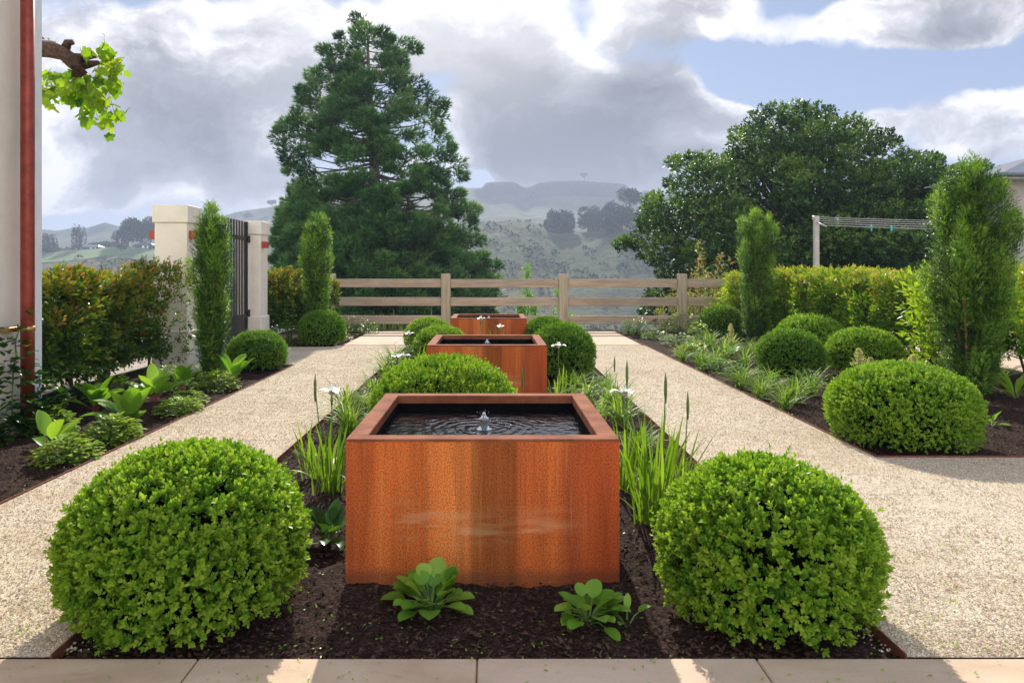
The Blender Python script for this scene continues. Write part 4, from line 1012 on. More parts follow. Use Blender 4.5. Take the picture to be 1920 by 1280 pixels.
def oak():
    rng = np.random.default_rng(61); Dm = 29.0; m = Dm/F
    poly = [(1135, 450), (1165, 440), (1190, 445), (1200, 400), (1188, 388), (1225, 360), (1262, 330), (1248, 292), (1275, 285), (1320, 280), (1352, 290), (1362, 262), (1385, 215), (1418, 203), (1440, 205),
            (1455, 190), (1478, 182), (1488, 166), (1502, 190), (1530, 196), (1552, 190), (1575, 212), (1605, 205), (1640, 210), (1655, 238), (1685, 240), (1700, 272), (1745, 282), (1780, 305), (1830, 300), (1880, 320), (1950, 350), (1990, 420), (1990, 600),
            (1700, 640), (1400, 640), (1270, 620), (1200, 590), (1196, 555), (1225, 540), (1230, 500), (1208, 512), (1200, 480), (1165, 478), (1150, 466)]
    root = empty('broad_tree', (0, 0, 0), 0, 'wide dark green broadleaf tree spreading behind the right hedge', 'tree')
    N = 9000; px = rng.uniform(1130, 1995, N); py = rng.uniform(165, 640, N)
    k = inpoly(px, py, poly); px, py = px[k], py[k]; ed = edge_dist(px, py, poly); k = ed > 10; px, py, ed = px[k], py[k], ed[k]
    dmax = np.sqrt(np.clip(ed, 0, 230)/230)*5.2
    dep = rng.choice([-1, -1, 1], len(px))*dmax*rng.uniform(.15, 1, len(px)); dd = Dm+dep
    C = np.stack([(px-PX0)/F*dd, dd, CAMZ+(HZ-py)/F*dd], -1)
    keep = vn3(np.stack([px/46, py/40, dep*.4], -1)) > .2; C, px, py, ed = C[keep], px[keep], py[keep], ed[keep]
    sel = []
    for i in range(len(C)):
        if all(np.sum((C[i]-C[j])**2) > .5**2 for j in sel): sel.append(i)
        if len(sel) > 1050: break
    C, ed = C[sel], ed[sel]; cen = np.array([(1540-PX0)/F*Dm, Dm, 1.5])
    PP = []; DD = []; CV = []
    for i in range(len(C)):
        out = unit(C[i]-cen); n = rng.integers(36, 60); rad = rng.uniform(.34, .60)*(1 if ed[i] > 22 else .6)
        q = rdir(n, rng)*rng.uniform(.2, 1, n)[:, None]**.5*rad*np.array([1.15, 1.15, .75])
        PP.append(C[i]+q); DD.append(unit(unit(q)+out*.5+np.array([0, 0, .45])+rng.normal(0, .3, (n, 3))))
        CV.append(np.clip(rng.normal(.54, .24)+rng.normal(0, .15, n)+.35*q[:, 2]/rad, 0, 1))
    PP = np.concatenate(PP); DD = np.concatenate(DD); CV = np.concatenate(CV)
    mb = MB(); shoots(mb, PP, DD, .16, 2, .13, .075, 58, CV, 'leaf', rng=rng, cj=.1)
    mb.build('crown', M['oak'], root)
    t = MB(); tb = np.array([cen[0]+.4, Dm+.5, -5.0]); top = np.array([cen[0], Dm, 1.2])
    t.tube([tb, (tb+top)/2, top], [.6, .48, .42], 12, jit=.05)
    for i in range(0, len(C), 4):
        e = C[i]; u = np.linspace(0, 1, 7)[:, None]; mid = (top+e)/2+np.array([0, 0, .5])+rng.normal(0, .3, 3)
        pts = (1-u)**2*top+2*u*(1-u)*mid+u**2*e; t.tube(pts, np.linspace(.12, .012, 7), 5, cap=False, jit=.1)
    t.build('trunk', M['bark'], root)
oak()

# ---------------- loose shrubs and young trees near the fence
def loose_bush(name, loc, w, h, n, leaf, mat, seed, label, cat='shrub', group=None, tips=0, kind='leaf', ratio=.45, cb=.45, stems=7, upb=.6, spire=0):
    rng = np.random.default_rng(seed); root = empty(name, loc, 0, label, cat, group); mb = MB(); st = MB(); per = max(6, n//stems)
    for k in range(stems):
        a = rng.uniform(0, 2*pi); R = w/2*rng.uniform(.1, 1)**.6; zt = h*rng.uniform(.62, 1.0)*(1-.25*(R/(w/2))**2)
        if k == 0: R, zt = 0.03, h*.98
        u = np.linspace(0, 1, 8); wob = rng.normal(0, .02*h, (8, 2))*u[:, None]
        pts = np.stack([R*np.cos(a)*u**.9+wob[:, 0], R*np.sin(a)*u**.9+wob[:, 1], -.1+(zt+.1)*u], -1)
        st.tube(pts, np.linspace(.006+.006*h, .0025, 8), 5)
        s = rng.uniform(.12 if spire == 0 else .05, 1.0, per)**.75; P = np.stack([np.interp(s, u, pts[:, i]) for i in range(3)], -1)
        sp = (w*.16)*(1.15-s) if not spire else w*.22*(1.1-s)
        off = rdir(per, rng)*sp[:, None]*rng.uniform(.2, 1, per)[:, None]; off[:, 2] *= .7; P = P+off; P[:, 2] = np.maximum(P[:, 2], .04)
        D = unit(unit(off+1e-6)*1.0+np.array([0, 0, upb])+rng.normal(0, .3, (per, 3)))
        cv = np.clip(cb+rng.normal(0, .17, per)+.25*(s-.5), 0, 1)
        if tips: cv = np.where((rng.random(per) < tips*s**2), rng.uniform(.84, 1, per), np.minimum(cv, .78))
        shoots(mb, P, D, leaf*2.2, 3, leaf, leaf*ratio, 55, cv, kind, rng=rng, cj=.08)
    mb.build('foliage', mat, root); st.build('stems', M['bark'], root); return root
loose_bush('flowering_shrub', (8.05, 26.5, -2.6)if False else (5.35, 18.6, -.9), 2.1, 3.05, 2700, .040, M['pink'], 71, 'pale arching shrub with reddish shoot tips behind the right end of the fence', stems=24, tips=.16, cb=.5)
loose_bush('flowering_shrub', (4.55, 18.2, -.8), .9, 1.5, 700, .04, M['pink'], 72, 'small pale shrub seen between the boards at the right fence post', stems=7, tips=.1, cb=.5)
loose_bush('golden_shrub', (5.15, 16.05, 0), .85, .95, 260, .095, M['lime'], 73, 'yellow-green large-leaved shrub between the far right dome and the fence', stems=8, ratio=.36, cb=.65)
loose_bush('hydrangea', (5.55, 8.95, 0), .75, 1.28, 230, .12, M['lime'], 74, 'tall yellow-green leafy plant just left of the big yew', stems=6, ratio=.38, cb=.5)
loose_bush('young_tree', (1.05, 20.5, -2.2), .9, 3.75, 1300, .06, M['fresh'], 75, 'thin young tree beyond the fence, left of the middle post', 'tree', stems=4, cb=.3, spire=1)
loose_bush('young_tree', (1.85, 20.0, -2.2), .9, 3.1, 1200, .06, M['fresh'], 76, 'shorter young tree just behind the middle fence post', 'tree', stems=4, cb=.35, spire=1)
loose_bush('dark_shrub', (-4.9, 15.6, -.2), 1.6, 1.8, 900, .06, M['oak'], 77, 'dark shrub filling the space behind the far left hedge', stems=10)
loose_bush('dark_shrub', (5.6, 21.5, -3.2), 2.0, 3.0, 900, .07, M['oak'], 78, 'dark low foliage seen through the fence below the broad tree', stems=10)
loose_bush('dark_tree', (16.5, 21.8, -2), 4.5, 4.3, 3200, .10, M['oak'], 79, 'dark clipped tree in front of the pale house at the right edge', 'tree', stems=20)
loose_bush('conifer_sapling', (-12.6, 33, -5), 5.5, 8.6, 1800, .16, M['conifer'], 80, 'low dark tree behind the far gate pillar, left of the tall conifer', 'tree', stems=16, kind='leaf', ratio=.25)
# ================================================================== SMALL PLANTS
def blades(mb, P, az, L, W, lean, curl, c, segs=7, prof=None, fold=.25, twist=0):
    n = len(P); t = np.linspace(0, 1, segs+1); L, W, lean, curl, az = [np.broadcast_to(x, (n,)).astype(float) for x in (L, W, lean, curl, az)]
    ph = lean[:, None]+curl[:, None]*t[None]**1.3
    dr = np.sin(ph)*L[:, None]/segs; dz = np.cos(ph)*L[:, None]/segs
    r = np.concatenate([np.zeros((n, 1)), np.cumsum(dr[:, :-1], 1)], 1); z = np.concatenate([np.zeros((n, 1)), np.cumsum(dz[:, :-1], 1)], 1)
    h = np.stack([np.cos(az), np.sin(az), 0*az], -1); s = np.stack([-np.sin(az), np.cos(az), 0*az], -1)
    ctr = P[:, None]+r[..., None]*h[:, None]+z[..., None]*np.array([0, 0, 1.])
    nn = -np.cos(ph)[..., None]*h[:, None]+np.sin(ph)[..., None]*np.array([0, 0, 1.])
    if prof is None: prof = np.minimum(1, (1-t)*3.2)**.8*(.75+.25*np.minimum(1, t*5))
    if twist: s = s[:, None]*np.cos(twist*t)[None, :, None]+nn*np.sin(twist*t)[None, :, None]
    else: s = np.repeat(s[:, None], segs+1, 1)
    hw = (W[:, None]*prof[None])[..., None]*.5
    V = np.stack([ctr-s*hw+nn*hw*fold, ctr, ctr+s*hw+nn*hw*fold], 2)      # n, segs+1, 3
    k = np.arange(segs)[:, None]*3; q = np.concatenate([np.concatenate([k, k+1, k+4, k+3], 1), np.concatenate([k+1, k+2, k+5, k+4], 1)])
    f = (q[None]+(np.arange(n)*(segs+1)*3)[:, None, None]).reshape(-1, 4)
    mb.add(V.reshape(-1, 3), [f], np.repeat(np.broadcast_to(c, (n,)), (segs+1)*3), smooth=True)
OVAL = np.array([.08, .66, .93, 1.0, .97, .83, .56, .06]); 
def bigleaf(mb, st, base, az, pet, petlean, L, W, lean, curl, c, fold=.35, prof=OVAL, wave=.0, rng=RNG):
    n = len(base); pet = np.broadcast_to(pet, (n,)).astype(float); pl = np.broadcast_to(petlean, (n,)).astype(float)
    h = np.stack([np.cos(az), np.sin(az), 0*az], -1)
    tip = base+h*(np.sin(pl)*pet)[:, None]+np.array([0, 0, 1.])*(np.cos(pl)*pet)[:, None]
    blades(mb, tip, az, L, W, lean, curl, c, 7, prof, fold)
    if st is not None:
        for b, t in zip(base, tip):
            mid = (b+t)/2+np.array([0, 0, .15*np.linalg.norm(t-b)]); st.tube([b, mid, t], [.0045, .0035, .0025], 5, cap=False)

def iris(x, y, nb, h, stems, label, seed, group='white irises', spread=.05, lean=.16):
    rng = np.random.default_rng(seed); r = empty('iris', (x, y, -.045), 0, label, 'iris', group)
    nb = int(nb*2.3); mb = MB(); P = np.stack([rng.normal(0, spread, nb), rng.normal(0, spread*.6, nb), np.zeros(nb)], -1); az = np.arctan2(P[:, 1], P[:, 0])+rng.normal(0, .7, nb)
    blades(mb, P, az, h*rng.uniform(.5, 1.1, nb), rng.uniform(.010, .018, nb), np.abs(rng.normal(0, lean, nb)), np.abs(rng.normal(.2, .45, nb)), rng.uniform(.25, .9, nb), 8, twist=.5)
    m = max(2, nb//6); blades(mb, P[:m], rng.uniform(0, 6.28, m), h*.75, .012, .5, 1.5, rng.uniform(.4, 1, m), 9)
    mb.build('leaves', M['iris'], r)
    for (dx, dy, sh, kind) in stems:
        st = MB(); b0 = np.array([dx*.35, dy*.35, 0]); e = np.array([dx, dy, sh])
        st.tube([b0, (b0+e)/2+[.004, 0, 0], e], [.005, .004, .0035], 6)
        if kind == 'bud': st.tube([e-[0, 0, .09], e-[0, 0, .03], e+[0, 0, .03], e+[0, 0, .085]], [.0045, .0095, .0085, .001], 7)
        else: st.tube([e-[0, 0, .05], e-[0, 0, .01], e+[0, 0, .02]], [.004, .0085, .005], 7)
        so = st.build('flower_stem', M['stem'], r)
        if kind == 'open':
            f = MB(); a0 = rng.uniform(0, 2)
            for q in range(3):
                a = np.array([a0+q*2.09]); blades(f, e[None]+[0, 0, .015], a, .105, .062, .65, 1.7, .5, 7, OVAL, .25)
                blades(f, e[None]+[0, 0, .015], a+1.05, .075, .028, .35, -.3, .5, 6, OVAL[:7], .3)
                blades(f, e[None]+[0, 0, .018], a, .04, .014, .9, .2, .5, 4, np.array([.5, 1, 1, .8, .2]), .2)
            fo = f.build('flower', M['petal'], so)
    return r
def X(px, d): return (px-PX0)/F*d
iris(X(619, 4.5), 4.5, 17, .50, [(-.10, .03, .665, 'bud'), (.01, .0, .60, 'open')], 'white iris clump with one bud and one open flower, left of the nearest trough', 81)
iris(X(596, 4.85), 4.85, 9, .40, [], 'narrow flowerless iris clump just behind the flowering one at the left', 82)
iris(X(1178, 4.5), 4.6, 12, .46, [(.01, .12, .56, 'open'), (.02, .05, .74, 'bud')], 'white iris clump close to the right side of the nearest trough', 83)
iris(X(1232, 3.95), 4.0, 22, .60, [(.07, .05, .74, 'bud')], 'largest iris clump, with a tall bud, between nearest trough and front right dome', 84, lean=.2)
iris(X(1275, 4.35), 4.4, 14, .44, [(.06, .0, .58, 'bud')], 'iris clump nearest the right gravel path, one bud leaning over it', 85, lean=.24)
iris(X(1047, 7.55), 7.65, 14, .38, [(.01, 0, .56, 'open'), (.6, .0, .42, 'bud')], 'white iris at the right foot of the middle trough', 86, spread=.09)
iris(X(985, 6.3), 6.4, 6, .30, [(-.02, 0, .46, 'bud')], 'small iris with one bud before the front face of the middle trough', 87, spread=.08)
iris(X(764, 9.3), 9.6, 12, .42, [(-.02, 0, .52, 'open'), (.12, .1, .56, 'bud')], 'white iris clump at the left edging beside the domes', 88, spread=.1)
iris(X(752, 8.3), 8.3, 7, .34, [(.02, 0, .38, 'open'), (-.05, .05, .36, 'open')], 'low iris with two crowded white flowers at the left edging', 89, spread=.06)
iris(X(901, 10.4), 10.5, 6, .40, [(0, 0, .66, 'open')], 'single tall white iris in front of the farthest trough', 90, spread=.06)
iris(X(938, 10.2), 10.3, 13, .62, [(0, 0, .56, 'open')], 'lime iris clump with fanned blades before the farthest trough', 91, spread=.06, lean=.3)

def sedge_proto(n, L, seed, mat='grass', w=.006):
    rng = np.random.default_rng(seed); r = empty('sedge_tuft', (0, 0, -.04)); mb = MB()
    P = np.stack([rng.normal(0, .022, n), rng.normal(0, .022, n), np.zeros(n)], -1); az = rng.uniform(0, 2*pi, n)
    blades(mb, P, az, L*rng.uniform(.6, 1.15, n), w*rng.uniform(.7, 1.2, n), rng.uniform(.05, .8, n), rng.uniform(.7, 2.0, n), rng.beta(1.6, 1.6, n), 8, fold=.35)
    mb.build('leaves', M[mat], r); return r
S = [sedge_proto(95, .33, 101, w=.010), sedge_proto(75, .41, 102, w=.011), sedge_proto(60, .30, 103, w=.010)]
used = [False]*3
def sedge(px, py, lb, grp, sc=1.0, v=None):
    x, y = gnd(px, py, -.04); k = int(RNG.integers(0, 3)) if v is None else v; rz = RNG.uniform(0, 6.28)
    if not used[k]:
        used[k] = True; o = S[k]; o.location = (x, y, -.04); o.rotation_euler = (0, 0, rz); o.scale = (sc,)*3; o['label'] = lb; o['group'] = grp; o['category'] = 'sedge'
    else: o = copy_tree(S[k], (x, y, -.04), rz, lb, (sc,)*3, grp); o['category'] = 'sedge'
GL = 'arching grassy tufts along the left edging of the central bed'; GRt = 'arching grassy tufts along the right edging of the central bed'; GB = 'arching grassy tufts in the right bed'
for px, py, lb, sc in ((655, 812, 'silvery sedge tuft beside the nearest trough, behind the left iris', 1.), (684, 772, 'sedge tuft at the near left of the bright dome behind the trough', .9), (648, 780, 'sedge tuft hanging over the left edging, level with the trough rim', 1.),
      (700, 745, 'sedge tuft on the left edging beside the bright dome', 1.), (722, 712, 'sedge tuft on the left edging, halfway to the landing', 1.1), (738, 690, 'sedge tuft overhanging the left edging below the white iris flowers', 1.15), (775, 668, 'sedge tuft at the foot of the left domes', 1.)):
    sedge(px, py, lb, GL, sc)
for px, py, lb, sc in ((1125, 790, 'dark silvery sedge tuft beside the right rim of the nearest trough', .95), (1148, 770, 'wide sedge tuft behind the right iris clump', 1.1), (1100, 758, 'sedge tuft below the dome right of the middle trough', 1.), (1165, 800, 'sedge tuft reaching over the right edging of the central bed', 1.05),
      (1082, 735, 'sedge tuft between middle trough and its right dome', .95), (1133, 738, 'sedge tuft on the right edging before the deep green dome', 1.), (1200, 850, 'sedge tuft among the tall right irises', .9)):
    sedge(px, py, lb, GRt, sc)
for px, py, lb, sc in ((1473, 768, 'sedge tuft nearest the wide corner dome on the right edging', 1.05), (1492, 757, 'tall sedge tuft between corner dome and shaded dome', 1.2), (1426, 748, 'pale sedge tuft at the right edging, before the shaded dome', 1.), (1448, 734, 'sedge tuft in front of the shaded dome', 1.15),
      (1388, 727, 'separate sedge tuft left of the shaded dome on the right edging', 1.2), (1520, 742, 'sedge tuft half hidden by the corner dome', 1.), (1395, 686, 'bright sedge tuft under the far right yew', 1.1), (1358, 675, 'sedge tuft below the cream plume', 1.2), (1340, 683, 'sedge tuft left of the low blue-green plant', 1.1),
      (1315, 690, 'low sedge tuft hanging over the right edging, midway', 1.1), (1372, 655, 'sedge tuft in front of the far right dome', 1.15), (1330, 655, 'dense sedge tuft left of the cream plume', 1.2), (1280, 678, 'small sedge tuft on the right edging near the landing', 1.1), (1405, 662, 'sedge tuft at the base of the far right yew', 1.05), (1300, 662, 'sedge tuft among yellowish plants in the right bed', 1.1), (1180, 628, 'tall thin sedge tuft at the far end of the right bed', 1.2), (1305, 612, 'sedge tuft at the foot of the right fence post', 1.2), (1420, 672, 'sedge tuft between the far right yew and the shaded dome', 1.1)):
    sedge(px, py, lb, GB, sc)

def rosette(name, x, y, n, L, W, label, cat, seed, mat='fresh', lean=(.45, 1.45), group=None, pet=.05, curl=.5, stm='stem', scale=1.0, z=-.035, fold=.3):
    rng = np.random.default_rng(seed); r = empty(name, (x, y, z), rng.uniform(0, 6), label, cat, group); mb = MB(); st = MB()
    az = rng.uniform(0, 2*pi, n); t = rng.random(n); ln = lean[0]+(lean[1]-lean[0])*t; base = np.stack([.015*np.cos(az), .015*np.sin(az), .02*(1-t)], -1)
    bigleaf(mb, st, base, az, pet*rng.uniform(.6, 1.5, n), ln*.8, L*rng.uniform(.65, 1.15, n), W*rng.uniform(.75, 1.1, n), ln, curl*rng.uniform(.4, 1.5, n), rng.uniform(.15, .9, n), fold, rng=rng)
    mb.build('leaves', M[mat], r); st.build('stalks', M[stm], r); return r
x, y = gnd(808, 1150, -.035); rosette('leafy_rosette', x, y+.02, 48, .092, .078, 'green leafy plant before the nearest trough, the fuller left one', 'leafy plant', 111, group='broad-leaved plants at the foot of the nearest trough', pet=.075, lean=(.55, 1.7), curl=.35)
x, y = gnd(1105, 1168, -.035); rosette('leafy_rosette', x, y+.01, 34, .082, .068, 'lower open green plant before the nearest trough, the right one', 'leafy plant', 112, group='broad-leaved plants at the foot of the nearest trough', pet=.065, lean=(.55, 1.7), curl=.35)
x, y = gnd(1178, 1180, -.035); rosette('seedling', x, y+.03, 6, .06, .032, 'small side shoot right of the two leafy plants', 'leafy plant', 113, pet=.04)
x, y = gnd(606, 1018, -.035); rosette('leafy_rosette', x+.02, y, 20, .12, .08, 'dark broad-leaved plant between front left dome and nearest trough', 'leafy plant', 114, 'ivy', pet=.06)
M['redstem'] = simple('red_stalk', (.30, .07, .04), .45, 0, 20, .2)
GBG = 'large paddle-leaved plants in the left bed'
for px, py, n, L, lb, sd in ((92, 850, 4, .20, 'big-leaved plant at the near end of the left bed, one upright round leaf', 121), (180, 772, 7, .27, 'big-leaved plant left of centre beneath the bronze hedge', 122),
      (245, 800, 7, .27, 'sprawling big-leaved plant with leaves reaching towards the gravel', 123), (288, 752, 8, .24, 'big-leaved plant with folded upright leaves in the middle of the left bed', 124), (434, 722, 9, .25, 'bright upright big-leaved plant right of the left yew', 125), (338, 735, 5, .2, 'small big-leaved plant at the foot of the left yew', 126)):
    x, y = gnd(px, py, -.035); rosette('paddle_leaf_plant', x, y, n+3, L*1.15, L*.62, lb, 'leafy plant', sd, 'fresh', (.25, 1.15), GBG, .09, .6, 'redstem')
def mound(px, py, w, h, lb, sd, mat='lime', leaf=.036, n=150, grp='low lime-green mounds in the left bed', z=-.035):
    x, y = gnd(px, py, z); rng = np.random.default_rng(sd); r = empty('leafy_mound', (x, y, z), 0, lb, 'ground plant', grp); mb = MB(); st = MB()
    D = rdir(n, rng); D[:, 2] = np.abs(D[:, 2]); k = rng.uniform(.55, 1, n)**.5
    P = D*np.array([w/2, w/2, h])*k[:, None]*(1+.3*(vn3(D*2+sd)-.5))[:, None]; P[:, 2] += .015; az = np.arctan2(D[:, 1], D[:, 0])+rng.normal(0, .6, n)
    bigleaf(mb, None, P, az, 0., 0., leaf*rng.uniform(.7, 1.3, n), leaf*.85*rng.uniform(.8, 1.1, n), 1.45-.55*D[:, 2]*rng.uniform(.1, 1, n), .6, np.clip(rng.normal(.5, .2, n)+.2*(k-.8), 0, 1), .25, np.array([.1, .75, 1, 1, .85, .7, .4, .02]))
    for i in range(0, n, 3): st.tube([(0, 0, 0), P[i]*.6+[0, 0, .01], P[i]], [.002, .0018, .0014], 4, cap=False)
    mb.build('leaves', M[mat], r); st.build('stalks', M['stem'], r)
for px, py, w, h, lb, sd, n in ((125, 868, .34, .15, 'lime mound closest to the front in the left bed, at the gravel', 131, 200), (97, 812, .30, .17, 'loose lime mound near the foot of the white house wall', 132, 110), (211, 830, .36, .16, 'rounded lime mound right beside the gravel, second from the front', 133, 220),
      (212, 752, .42, .20, 'mid green mound under the bronze hedge', 134, 180), (336, 778, .33, .14, 'small lime mound at the gravel edge in the middle of the left bed', 135, 180), (312, 730, .5, .22, 'wide green mound left of the slim yew', 136, 220), (402, 732, .42, .17, 'spreading lime mound right of the slim yew base', 137, 200), (404, 705, .4, .2, 'mound behind the bright upright paddle leaves', 138, 160), (350, 760, .3, .12, 'low green mound at the yew foot beside the gravel', 139, 90)):
    mound(px, py, w*1.3, h*1.2, lb, sd, n=int(n*1.6), leaf=.046)
GG = 'low mixed plants at the far end of the right bed'
for px, py, w, h, lb, sd, mat, n, lf in ((1192, 628, .8, .38, 'feathery green plant at the landing corner of the right bed', 141, 'fresh', 260, .045), (1240, 622, .8, .33, 'dark leafy clump beneath the fence board', 142, 'ivy', 220, .05), (1232, 636, .7, .14, 'grey-green low mat by the landing', 143, 'fresh', 220, .04), (1275, 648, .7, .2, 'blue-green low plant in front of yellowish plants', 144, 'grass', 200, .05),
      (1275, 622, .8, .42, 'tall leafy clump left of the right fence post', 145, 'fresh', 260, .06), (1310, 640, .6, .36, 'yellow and bronze leafed plant left of the far right dome', 146, 'lime', 220, .05), (1295, 668, .6, .22, 'yellow-green mound near the right edging', 147, 'lime', 200, .045), (1350, 695, .62, .15, 'fresh green creeping plant before the shaded dome', 148, 'fresh', 260, .04), (1335, 622, .8, .38, 'leafy clump at the foot of the right fence post', 149, 'fresh', 240, .05),
      (1432, 724, .4, .2, 'small green plant behind the pale sedge tufts', 150, 'fresh', 120, .05), (1515, 720, .4, .15, 'low green plant between shaded dome and corner dome', 151, 'ivy', 120, .045)):
    mound(px, py, w, h, lb, sd, mat, lf, n, GG)
GF = 'low plants by the far left dome'
mound(668, 622, .9, .36, 'cream-variegated clump right of the far left dome', 161, 'grass', .04, 260, GF); mound(690, 628, .5, .3, 'grassy green clump at the landing corner on the left', 162, 'fresh', .045, 140, GF); mound(640, 640, .4, .2, 'little plant against the far left dome', 163, 'fresh', .04, 90, GF)
mound(540, 648, .6, .5, 'rough green plant between hedge and far left dome', 164, 'hedge', .05, 200, GF)
x, y = gnd(1905, 748, -.035); rosette('strap_leaf_plant', x, y, 16, .36, .05, 'lime strap-leaved plant at the right edge beyond the big yew', 'leafy plant', 165, 'lime', (.3, 1.1), None, .05, .9)
x, y = gnd(1858, 798, -.035); rosette('seedling', x, y, 8, .10, .05, 'small green plant just right of the wide corner dome', 'leafy plant', 166, pet=.04)
x, y = gnd(1870, 720, -.035); rosette('strap_leaf_plant', x, y, 12, .3, .05, 'green strap-leaved plant at the foot of the open right hedge', 'leafy plant', 167, 'fresh', (.3, 1.1), None, .05, .9)
# cream plumes
def plume(px, py, d, h, lb, sd, w=.10):
    rng = np.random.default_rng(sd); x = X(px, d); zt = CAMZ+(HZ-py)/F*d; r = empty('astilbe', (x, d, -.04), 0, lb, 'flowering plant', 'cream feathery plumes in the right bed'); mb = MB(); st = MB()
    H = zt+.04; n = 420; t = rng.random(n)**.8; az = rng.uniform(0, 6.28, n); rr = w*(1-t)**.8*rng.random(n)
    P = np.stack([rr*np.cos(az), rr*np.sin(az), H-h+h*t+rr*.6], -1); D = unit(np.stack([np.cos(az), np.sin(az), np.full(n, 1.1)], -1))
    mb.leaves(P, D, rdir(n, rng), .026, .009, rng.random(n)); mb.tube([(0, 0, H-h), (0, 0, H)], [w*.3, .002], 6, c=.3); mb.build('plume', M['cream'], r)
    st.tube([(0, 0, 0), (0, 0, H-h*.5), (0, 0, H)], [.003, .0025, .001], 5)
    for k in range(14):
        z = H-h+h*rng.random()*.8; a = rng.uniform(0, 6.28); q = w*(1-(z-H+h)/h)**.8; st.tube([(0, 0, z), (q*np.cos(a), q*np.sin(a), z+q*.6)], [.0016, .001], 4, cap=False)
    st.build('stem', M['stem'], r)
    f = MB(); az = rng.uniform(0, 6.28, 40); blades(f, np.zeros((40, 3))+[0, 0, .01], az, rng.uniform(.15, .32, 40), .03, rng.uniform(.3, 1, 40), .6, rng.random(40), 6); f.build('leaves', M['fresh'], r)
plume(1370, 608, 11.8, .34, 'tall cream plume standing before the far right dome', 171); plume(1610, 655, 7.8, .24, 'cream plume before the domes, poking above the corner dome', 172, .09); plume(1712, 668, 7.3, .16, 'small cream plume between the domes and the big yew', 173, .09); plume(1632, 672, 7.6, .13, 'short greenish plume right beside the taller one at the corner dome', 174, .05)
plume(1312, 640, 12.2, .2, 'faint pinkish plume left of the far right dome', 175, .1)

# ---------------- climber on the house wall
def climber():
    rng = np.random.default_rng(181); r = empty('climbing_plant', (-3.93, 6.0, 0), 0, 'dark green climbing plant growing up the white house wall by the downpipe', 'climber'); st = MB(); mb = MB(); PT = []
    for pts in ([(0, -.05, -.05), (.03, -.1, .3), (0, .0, .55), (.02, -.02, .75), (0, .02, .9)], [(0, .1, -.05), (.06, .2, .2), (.03, .3, .42)], [(0, -.2, -.05), (.04, -.35, .3), (.0, -.45, .6), (.02, -.4, .8)], [(0, 0, -.05), (.1, .25, .1), (.1, .4, .2)]):
        P = np.array(pts); u = np.linspace(0, len(P)-1, 14); Q = np.stack([np.interp(u, range(len(P)), P[:, i]) for i in range(3)], -1)+rng.normal(0, .008, (14, 3)); st.tube(Q, .006, 5); PT.append(Q)
    PT = np.concatenate(PT); n = 620; b = PT[rng.integers(0, len(PT), n)]; low = rng.random(n) < np.clip(1.1-b[:, 2], .15, 1); b = b[low]; n = len(b)
    b = b+rng.normal(0, 1, (n, 3))*np.array([.035, .12, .07]); b[:, 0] = np.abs(b[:, 0])*1+.01; az = rng.normal(-.6, .9, n)
    bigleaf(mb, None, b, az, 0, 0, rng.uniform(.05, .12, n), rng.uniform(.04, .09, n), rng.uniform(.7, 1.4, n), rng.uniform(.5, 1.3, n), np.clip(rng.normal(.4, .25, n), 0, 1), .3, np.array([.2, .85, 1, .95, .8, .6, .3, .02]))
    mb.build('leaves', M['ivy'], r); st.build('stems', M['stem'], r)
climber()

